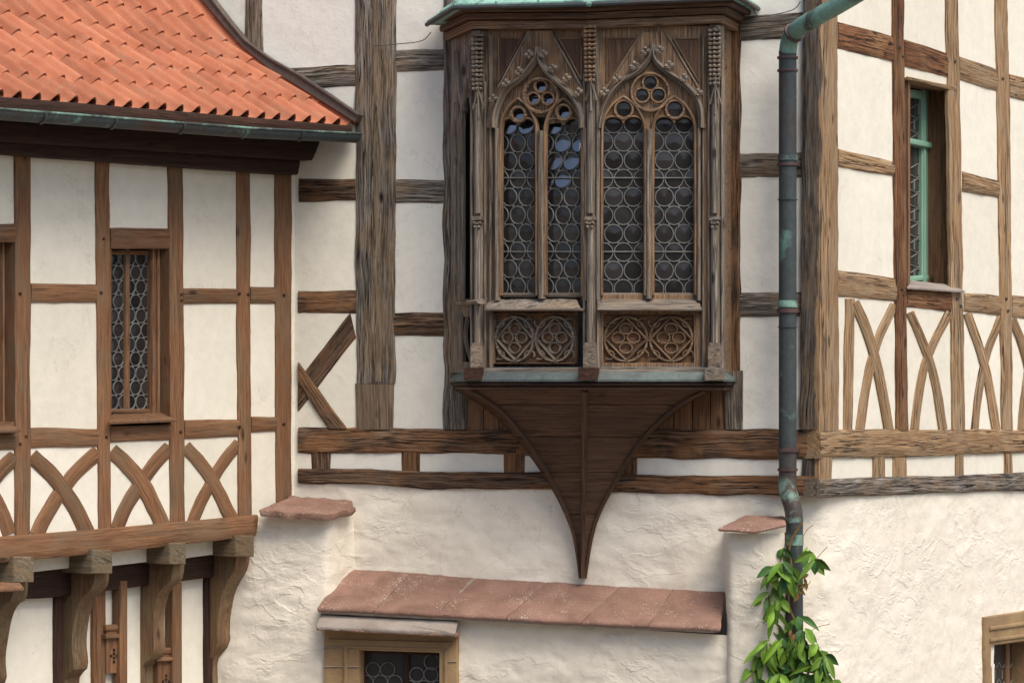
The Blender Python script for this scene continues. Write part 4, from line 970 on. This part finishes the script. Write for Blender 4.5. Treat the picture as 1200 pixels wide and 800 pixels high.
# corner posts with colonnettes, pinnacles, bosses and plinths
def cpost(pl, cx, wd, ytop, w=.0, tint='wg'):
    mb = MB(); mould(mb, pl, [(cx, ytop), (cx, 432)], wd, w+.03, .05, sm=0)
    for s in (-1, 1): mould(mb, pl, [(cx+s*wd*.46, ytop+60), (cx+s*wd*.46, 432)], wd*.28, w+.030, .03, sm=0)
    po = mb.build('corner_post', tint, OR, smooth=True)
    # slim shaft in front
    mb = MB(); tube(mb, [P(pl, cx, y, w+.045) for y in (122, 180, 250)], .019, 10); tube(mb, [P(pl, cx, y, w+.045) for y in (268, 330, 408)], .021, 10)
    mb.build('shaft', 'wg', po, smooth=True)
    # pinnacle: stacked carved rings tapering into a gablet
    for k in range(13):
        y = ytop+6+k*5.2; mb = MB()
        r = 6.6-k*.12
        c = P(pl, cx, y, w+.05)
        boxpts(mb, c, pl.t3*r*.0049, pl.n3*.022, Vector((0, 0, .006)))
        for s in (-1, 1): ico(mb, c+pl.t3*s*r*.0044+pl.n3*.018, .0105)
        ico(mb, c+pl.n3*.026, .011)
        mb.build('pinnacle_knob', 'wo' if pl is MP else 'wg', po, smooth=False)
    mb = MB()
    mould(mb, pl, [(cx, ytop+68), (cx-6.5, ytop+92)], 2, w+.075, .02, sm=0); mould(mb, pl, [(cx, ytop+68), (cx+6.5, ytop+92)], 2, w+.075, .02, sm=0)
    mould(mb, pl, [(cx, ytop+60), (cx, ytop+104)], 3.4, w+.072, .02, sm=0)
    mb.build('gablet', 'wg', po, smooth=True)
    mb = MB()
    for dy, r in ((0, 5.6), (5, 4.4), (10, 3.2)):
        c = P(pl, cx, 256+dy, w+.05); boxpts(mb, c, pl.t3*r*.0049, pl.n3*r*.0049, Vector((0, 0, .010)))
        ico(mb, c+pl.n3*.02+pl.t3*r*.004, .009); ico(mb, c+pl.n3*.02-pl.t3*r*.004, .009)
    mb.build('boss', 'wg', po)
    mb = MB()
    c = P(pl, cx, 418, w+.05)
    boxpts(mb, c, pl.t3*.034, pl.n3*.034, Vector((0, 0, .062))); boxpts(mb, c+Vector((0, 0, .068)), pl.t3*.027, pl.n3*.027, Vector((0, 0, .012)))
    mb.build('plinth', 'wg', po)
cpost(AP, 560, 17, 36); cpost(MP, 692, 17, 26); cpost(AP, 838, 17, 30)
post('corner_side_post', AP, 826, 831, 34, 826, 831, 436, 'wo', OR, w=.012, wob=0, th=.05)  # narrow oak strip along the left of the right-hand corner post
# cornice: stepped mouldings following the plan
pathc = [Vector(xy(CW, 531, 0)), pA, pM, pB, Vector(xy(CW, 856, 0))]; pathb = [Vector(xy(CW, 543, 0)), pA, pM, pB, Vector(xy(CW, 846, 0))]
lift_ = [.03, .045, .0, .03, .03]
def layer(name, o, ya, yb, m):
    up = ya < 100
    mb = MB(); sweep_plan(mb, pathc if up else pathb, [(-.06, zat(yb)), (o-.006, zat(yb)), (o, zat(yb)+.008), (o, zat(ya)-.004), (-.06, zat(ya)-.004)])
    if up:
        for i in range(5):
            for k in range(5): mb.v[i*5+k].z += lift_[i]
    return mb.build(name, m, OR)
layer('cornice', .05, 27, 37, 'wo'); layer('cornice', .085, 19, 26.6, 'wk'); layer('cornice', .12, 12, 18.6, 'wk')
# copper roof, rising back to the wall
def outp(path, o):
    out = []
    for i in range(len(path)):
        t1 = (path[i]-path[i-1]).normalized() if i else (path[1]-path[0]).normalized(); t2 = (path[i+1]-path[i]).normalized() if i < len(path)-1 else t1
        n1 = Vector((t1.y, -t1.x)); n2 = Vector((t2.y, -t2.x)); bs = (n1+n2).normalized(); out.append(path[i]+bs*o/max(.4, bs.dot(n1)))
    return out
path = pathc; ev = outp(path, .165)
ez = [P(CW, 510, 27, 0).z, zat(10)+.045, zat(8), zat(7)+.03, zat(7)+.03]
mb = MB(); vs = []
for i in range(5): vs += [Vector((ev[i].x, ev[i].y, ez[i]+.0)), Vector((ev[i].x, ev[i].y, ez[i]-.026))]
for i in range(5): q = path[i].lerp((pWL+pWR)/2+Vector((.1, .1)), .62); vs.append(Vector((q.x, q.y, zat(-95))))
fs = [(2*i, 2*i+2, 2*i+3, 2*i+1) for i in range(4)]+[(2*i, 10+i, 11+i, 2*i+2) for i in range(4)]+[(1, 3, 5, 7, 9)]
mb.add(vs, fs); cr_ = mb.build('copper_roof', 'copg', OR)
mb = MB(); tube(mb, [Vector((ev[i].x, ev[i].y, ez[i]-.022)) for i in range(5)], .014, 8); mb.build('roof_edge', 'cop', cr_, smooth=True)
for i in range(4):
    for t in ((.33, .66) if i in (1, 2) else (.5,)):
        a = vs[2*i].lerp(vs[2*i+2], t); b = vs[10+i].lerp(vs[11+i], t); mb = MB(); tube(mb, [a+Vector((0, 0, .004)), b+Vector((0, 0, .004))], .007, 6); mb.build('roof_seam', 'copg', cr_)
mb = MB(); ico(mb, P(MP, 690, 5, .20), .018); mb.build('roof_stud', 'copg', OR, smooth=True)
# base: lead flashing and base boards
layer('base_board', .045, 430, 440, 'wg')
mb = MB(); sweep_plan(mb, pathb, [(-.06, zat(431)), (.02, zat(430)), (.085, zat(444.5)), (.085, zat(447)), (-.06, zat(447))]); mb.build('lead_flashing', 'slate', OR)
layer('base_board', .075, 447.6, 452, 'wd'); layer('base_board', .055, 452.6, 457, 'wk')
for pl, cx in ((AP, 556), (MP, 690), (AP, 838)):
    mb = MB(); c = P(pl, cx, 438, .08); boxpts(mb, c, pl.t3*.050, pl.n3*.05, Vector((0, 0, .035))); mb.build('base_block', 'wd' if cx < 800 else 'wg', OR)
# corbel
la = [(552, 456), (587, 478), (615, 511), (640, 549), (657, 581), (671, 616), (677, 645), (680.5, 676)]
ra = [(829, 456), (797, 472), (766, 500), (741, 528), (724, 560), (706, 591), (694, 622), (686, 676)]
def at_y(c, y):
    for a, b in zip(c, c[1:]):
        if a[1] <= y <= b[1]: return lerp(a[0], b[0], (y-a[1])/(b[1]-a[1]))
    return c[-1][0]
la_s = smooth_pts(la, 2); ra_s = smooth_pts(ra, 2)
la_ = [(p.x, p.y) for p in la_s]; ra_ = [(p.x, p.y) for p in ra_s]
def sec(y):
    xl = at_y(la_, y); xr = at_y(ra_, y); el = (685-xl)/133; er = (xr-684)/145; e = (el+er)/2
    xm = lerp(686, 683, (y-456)/220)
    return [P(CW, xl-22*el, y, -.01), P(CW, xl, y, .02+WA*el*.95), P(CW, xm, y, .035+WM*e*.95), P(CW, xr, y, .02+WA*er*.95), P(CW, xr+8*er, y, -.01)]
ys = [457, 474, 512, 553, 602, 677]
CO = MB()
body = [457+220*k/30 for k in range(31)]
vs = []
for y in body:
    s = sec(y); c = (s[0]+s[4])/2; vs += [q.lerp(c, .04) for q in s]
CO.add(vs, [(k*5+j, k*5+j+1, (k+1)*5+j+1, (k+1)*5+j) for k in range(30) for j in range(4)]+[(0, 1, 2, 3, 4)])
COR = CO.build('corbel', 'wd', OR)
for k in range(5):
    y0, y1 = ys[k]+.35, ys[k+1]-.35; nn = 6
    for j in range(4):
        vs = []; gs = []
        for i in range(nn+1):
            y = lerp(y0, y1, i/nn); s = sec(y); a, b = s[j], s[j+1]; tdir = (b-a)
            nr = Vector((tdir.y, -tdir.x, 0)).normalized()
            for u in (0, .5, 1):
                vs.append(a.lerp(b, u)+nr*.006); gs.append(Vector((u*tdir.length+j*3, i*(y1-y0)/nn*.005+k, 0)))
        base_n = len(vs)
        for v in list(vs): vs.append(v-nr*.016)
        gs += gs
        fs = [(i*3+q, i*3+q+1, (i+1)*3+q+1, (i+1)*3+q) for i in range(nn) for q in range(2)]
        fs += [(q, base_n+q, base_n+q+1, q+1) for q in range(2)]+[(nn*3+q, nn*3+q+1, base_n+nn*3+q+1, base_n+nn*3+q) for q in range(2)]
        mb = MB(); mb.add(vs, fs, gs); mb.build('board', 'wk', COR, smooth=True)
for j, r in ((1, .017), (2, .020), (3, .016)):
    mb = MB(); pts = []
    for y in body:
        s = sec(y); pts.append(s[j]+CW.n3*.008)
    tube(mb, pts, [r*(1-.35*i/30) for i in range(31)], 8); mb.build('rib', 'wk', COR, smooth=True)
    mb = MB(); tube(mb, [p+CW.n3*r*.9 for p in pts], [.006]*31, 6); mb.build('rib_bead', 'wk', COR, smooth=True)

# ================================================================== rain pipe
RPp = thing('rain_pipe', 'dark copper downpipe with green patina, bending up to the right beside the corner post', 'downpipe', P(CW, 931, 800, .15))
ctl = [(1190, -122, 1.1), (1040, -28, .62), (985, 5, .46), (950, 24, .34), (934, 34, .26), (925, 46, .19), (923, 62, .16)]
q = smooth_pts([Vector(c) for c in ctl], 2)
mb = MB(); pts = [P(CW, p[0], p[1], p[2]) for p in q]; tube(mb, pts, .050, 20); mb.build('upper_bend', 'copu', RPp, smooth=True, label='green patinated upper bend')
q2 = [(923, 60, .16), (923, 200, .16), (923, 380, .16), (923, 560, .16)]
mb = MB(); tube(mb, [P(CW, *c) for c in q2], .051, 20); mb.build('pipe', 'cop', RPp, smooth=True)
q3 = smooth_pts([Vector(c) for c in [(922.5, 558, .16), (922.5, 572, .165), (926, 584, .18), (930, 596, .19), (931, 612, .19)]], 2)
mb = MB(); tube(mb, [P(CW, *c) for c in q3], .0515, 20); mb.build('lower_bend', 'copm', RPp, smooth=True)
mb = MB(); tube(mb, [P(CW, 931, 610, .19), P(CW, 931, 700, .19), P(CW, 932, 860, .19)], .049, 20); mb.build('pipe', 'cop', RPp, smooth=True)
for (x, y, h, r, m) in ((923, 68, 1.2, .060, 'copr'), (923, 83, 1.2, .060, 'copr'), (923, 185, 3, .0575, 'copm'), (923, 193, 1.4, .061, 'copr'), (923, 234, .6, .057, 'cop'), (923, 364, 2.5, .061, 'copr'), (923, 356, 4, .0575, 'copm'), (923, 383, .6, .057, 'cop'),
                       (923, 527, 2, .061, 'copr'), (923, 550, 1.5, .058, 'copr'), (931, 632, 6, .052, 'copm')):
    c = P(CW, x, y, .16 if y < 600 else .19); dz = Vector((0, 0, h*.005)); mb = MB(); tube(mb, [c-dz, c+dz], r, 20); mb.build('pipe_band', m, RPp, smooth=True)
for fr_ in (.46, ):
    i = int(len(pts)*.70); d = (pts[i+1]-pts[i-1]).normalized(); mb = MB(); tube(mb, [pts[i]-d*.006, pts[i]+d*.006], .060, 20); mb.build('pipe_band', 'copr', RPp, smooth=True)
for y in (193, 364, 527):
    mb = MB(); c = P(CW, 934, y, .08); boxpts(mb, c, CW.t3*.008, CW.n3*.09, Vector((0, 0, .008))); mb.build('pipe_bracket', 'copr', RPp)

# ================================================================== thin cables
def cable(name, pts, r, label, pl=CW):
    mb = MB(); tube(mb, [P(pl, *c) for c in smooth_pts([Vector(x) for x in pts], 2)], r, 6)
    o = mb.build(name, 'leadd', None, smooth=True); o['label'] = label; o['category'] = 'cable'; return o
cable('cable', [(438, 54, .045), (470, 51.5, .04), (495, 49, .04), (502, 42, .05), (505, 38, .1)], .0028, 'thin dark cable running left from the oriel roof across the grey post')
cable('cable', [(876, 0, .1), (881, 6, .06), (884, 14, .035), (888, 20, .03), (905, 18, .03), (932, 12, .03), (938, 2, .05)], .0028, 'thin dark cable looping from the oriel roof to the rain pipe')

# ================================================================== climbing plant
VP_ = thing('climbing_plant', 'green creeper with drooping leaves climbing the foot of the rain pipe', 'climbing plant', P(CW, 930, 830, .25))
stem = smooth_pts([Vector(c) for c in [(934, 830, .27), (925, 780, .27), (938, 740, .28), (921, 705, .27), (930, 670, .27), (922, 640, .26), (940, 612, .27)]], 2)
mb = MB(); tube(mb, [P(CW, *c) for c in stem], .006, 6); mb.build('stem', 'stem', VP_, smooth=True)
for tw_ in ([(936, 640, .27), (945, 620, .22), (953, 615, .2)], [(932, 690, .27), (958, 652, .12), (970, 640, .06)], [(938, 745, .28), (960, 733, .14), (972, 731, .08)], [(922, 655, .27), (905, 648, .3)],
            [(930, 700, .27), (948, 684, .12), (950, 680, .1)], [(915, 735, .28), (900, 742, .3), (890, 752, .33)]):
    mb = MB(); tube(mb, [P(CW, *c) for c in smooth_pts([Vector(c) for c in tw_], 2)], .0022, 5); mb.build('tendril', 'stem', VP_)
def leaflet(px, py, w, L, wd, ang, droop, yaw, m):
    """one leaflet: folded along its midrib, pointed tip, curved down"""
    o = P(CW, px, py, w); d0 = Vector((math.cos(ang), 0, -math.sin(ang))); right = Vector((-d0.z, 0, d0.x))
    out = CW.n3; vs = []; n = 6
    prof = [0.0, .62, 1.0, .92, .55, 0.02]
    p = o.copy(); dirv = (d0+out*.55).normalized()
    r = (right*math.cos(yaw)+out*math.sin(yaw)).normalized()
    nz = dirv.cross(r).normalized()
    if nz.dot(out) < 0: nz = -nz
    for i in range(n):
        hw = wd*prof[i]/2
        vs += [p-r*hw-nz*hw*.25*-1, p-nz*hw*.10, p+r*hw-nz*hw*.25*-1]
        p = p+dirv*L/(n-1); dirv = (dirv-Vector((0, 0, droop))-out*.16*(1 if i > 0 else 0)).normalized()
    mb = MB(); k = len(vs); vs += [v-nz*.0008 for v in vs]
    fs = [(i*3+j, i*3+j+1, (i+1)*3+j+1, (i+1)*3+j) for i in range(n-1) for j in range(2)]
    fs += [(k+i*3+j, k+(i+1)*3+j, k+(i+1)*3+j+1, k+i*3+j+1) for i in range(n-1) for j in range(2)]
    mb.add(vs, fs); mb.build('leaf', m, VP_, smooth=True)
cl_ = [(905, 672), (918, 665), (926, 676), (912, 690), (948, 652), (955, 662), (903, 702), (914, 708), (906, 722), (934, 730), (905, 736), (943, 744),
       (932, 752), (916, 756), (898, 758), (893, 770), (908, 772), (924, 768), (944, 764), (958, 766), (966, 776), (950, 780), (934, 782), (916, 786), (900, 788), (888, 786), (905, 800), (925, 802), (945, 798), (965, 794), (975, 804), (885, 804), (955, 812), (930, 818), (908, 818), (915, 652), (935, 765), (902, 775), (912, 795), (938, 800), (960, 785)]
for ci, (x, y) in enumerate(cl_):
    nl = 5 if y > 660 else 4
    big = 1.0 if y > 660 else .72
    w0 = random.uniform(.27, .37)
    for k in range(nl):
        a = math.pi/2+(k-(nl-1)/2)*.52+random.gauss(0, .2)
        leaflet(x+random.gauss(0, 2), y-8+random.gauss(0, 2), w0+random.uniform(-.03, .03), random.uniform(.08, .18)*big, random.uniform(.034, .062)*big, a, random.uniform(.05, .22), random.uniform(-.9, .9),
                'leaf' if random.random() < .75 else 'leafd')
for k in range(26):   # small yellowing leaves
    x, y = random.choice([(925, 668), (934, 690), (948, 682), (922, 742), (928, 778), (925, 700)]); leaflet(x+random.gauss(0, 4), y+random.gauss(0, 4), .32, .05, .02, math.pi/2+random.gauss(0, .8), .1, 0, 'stem')
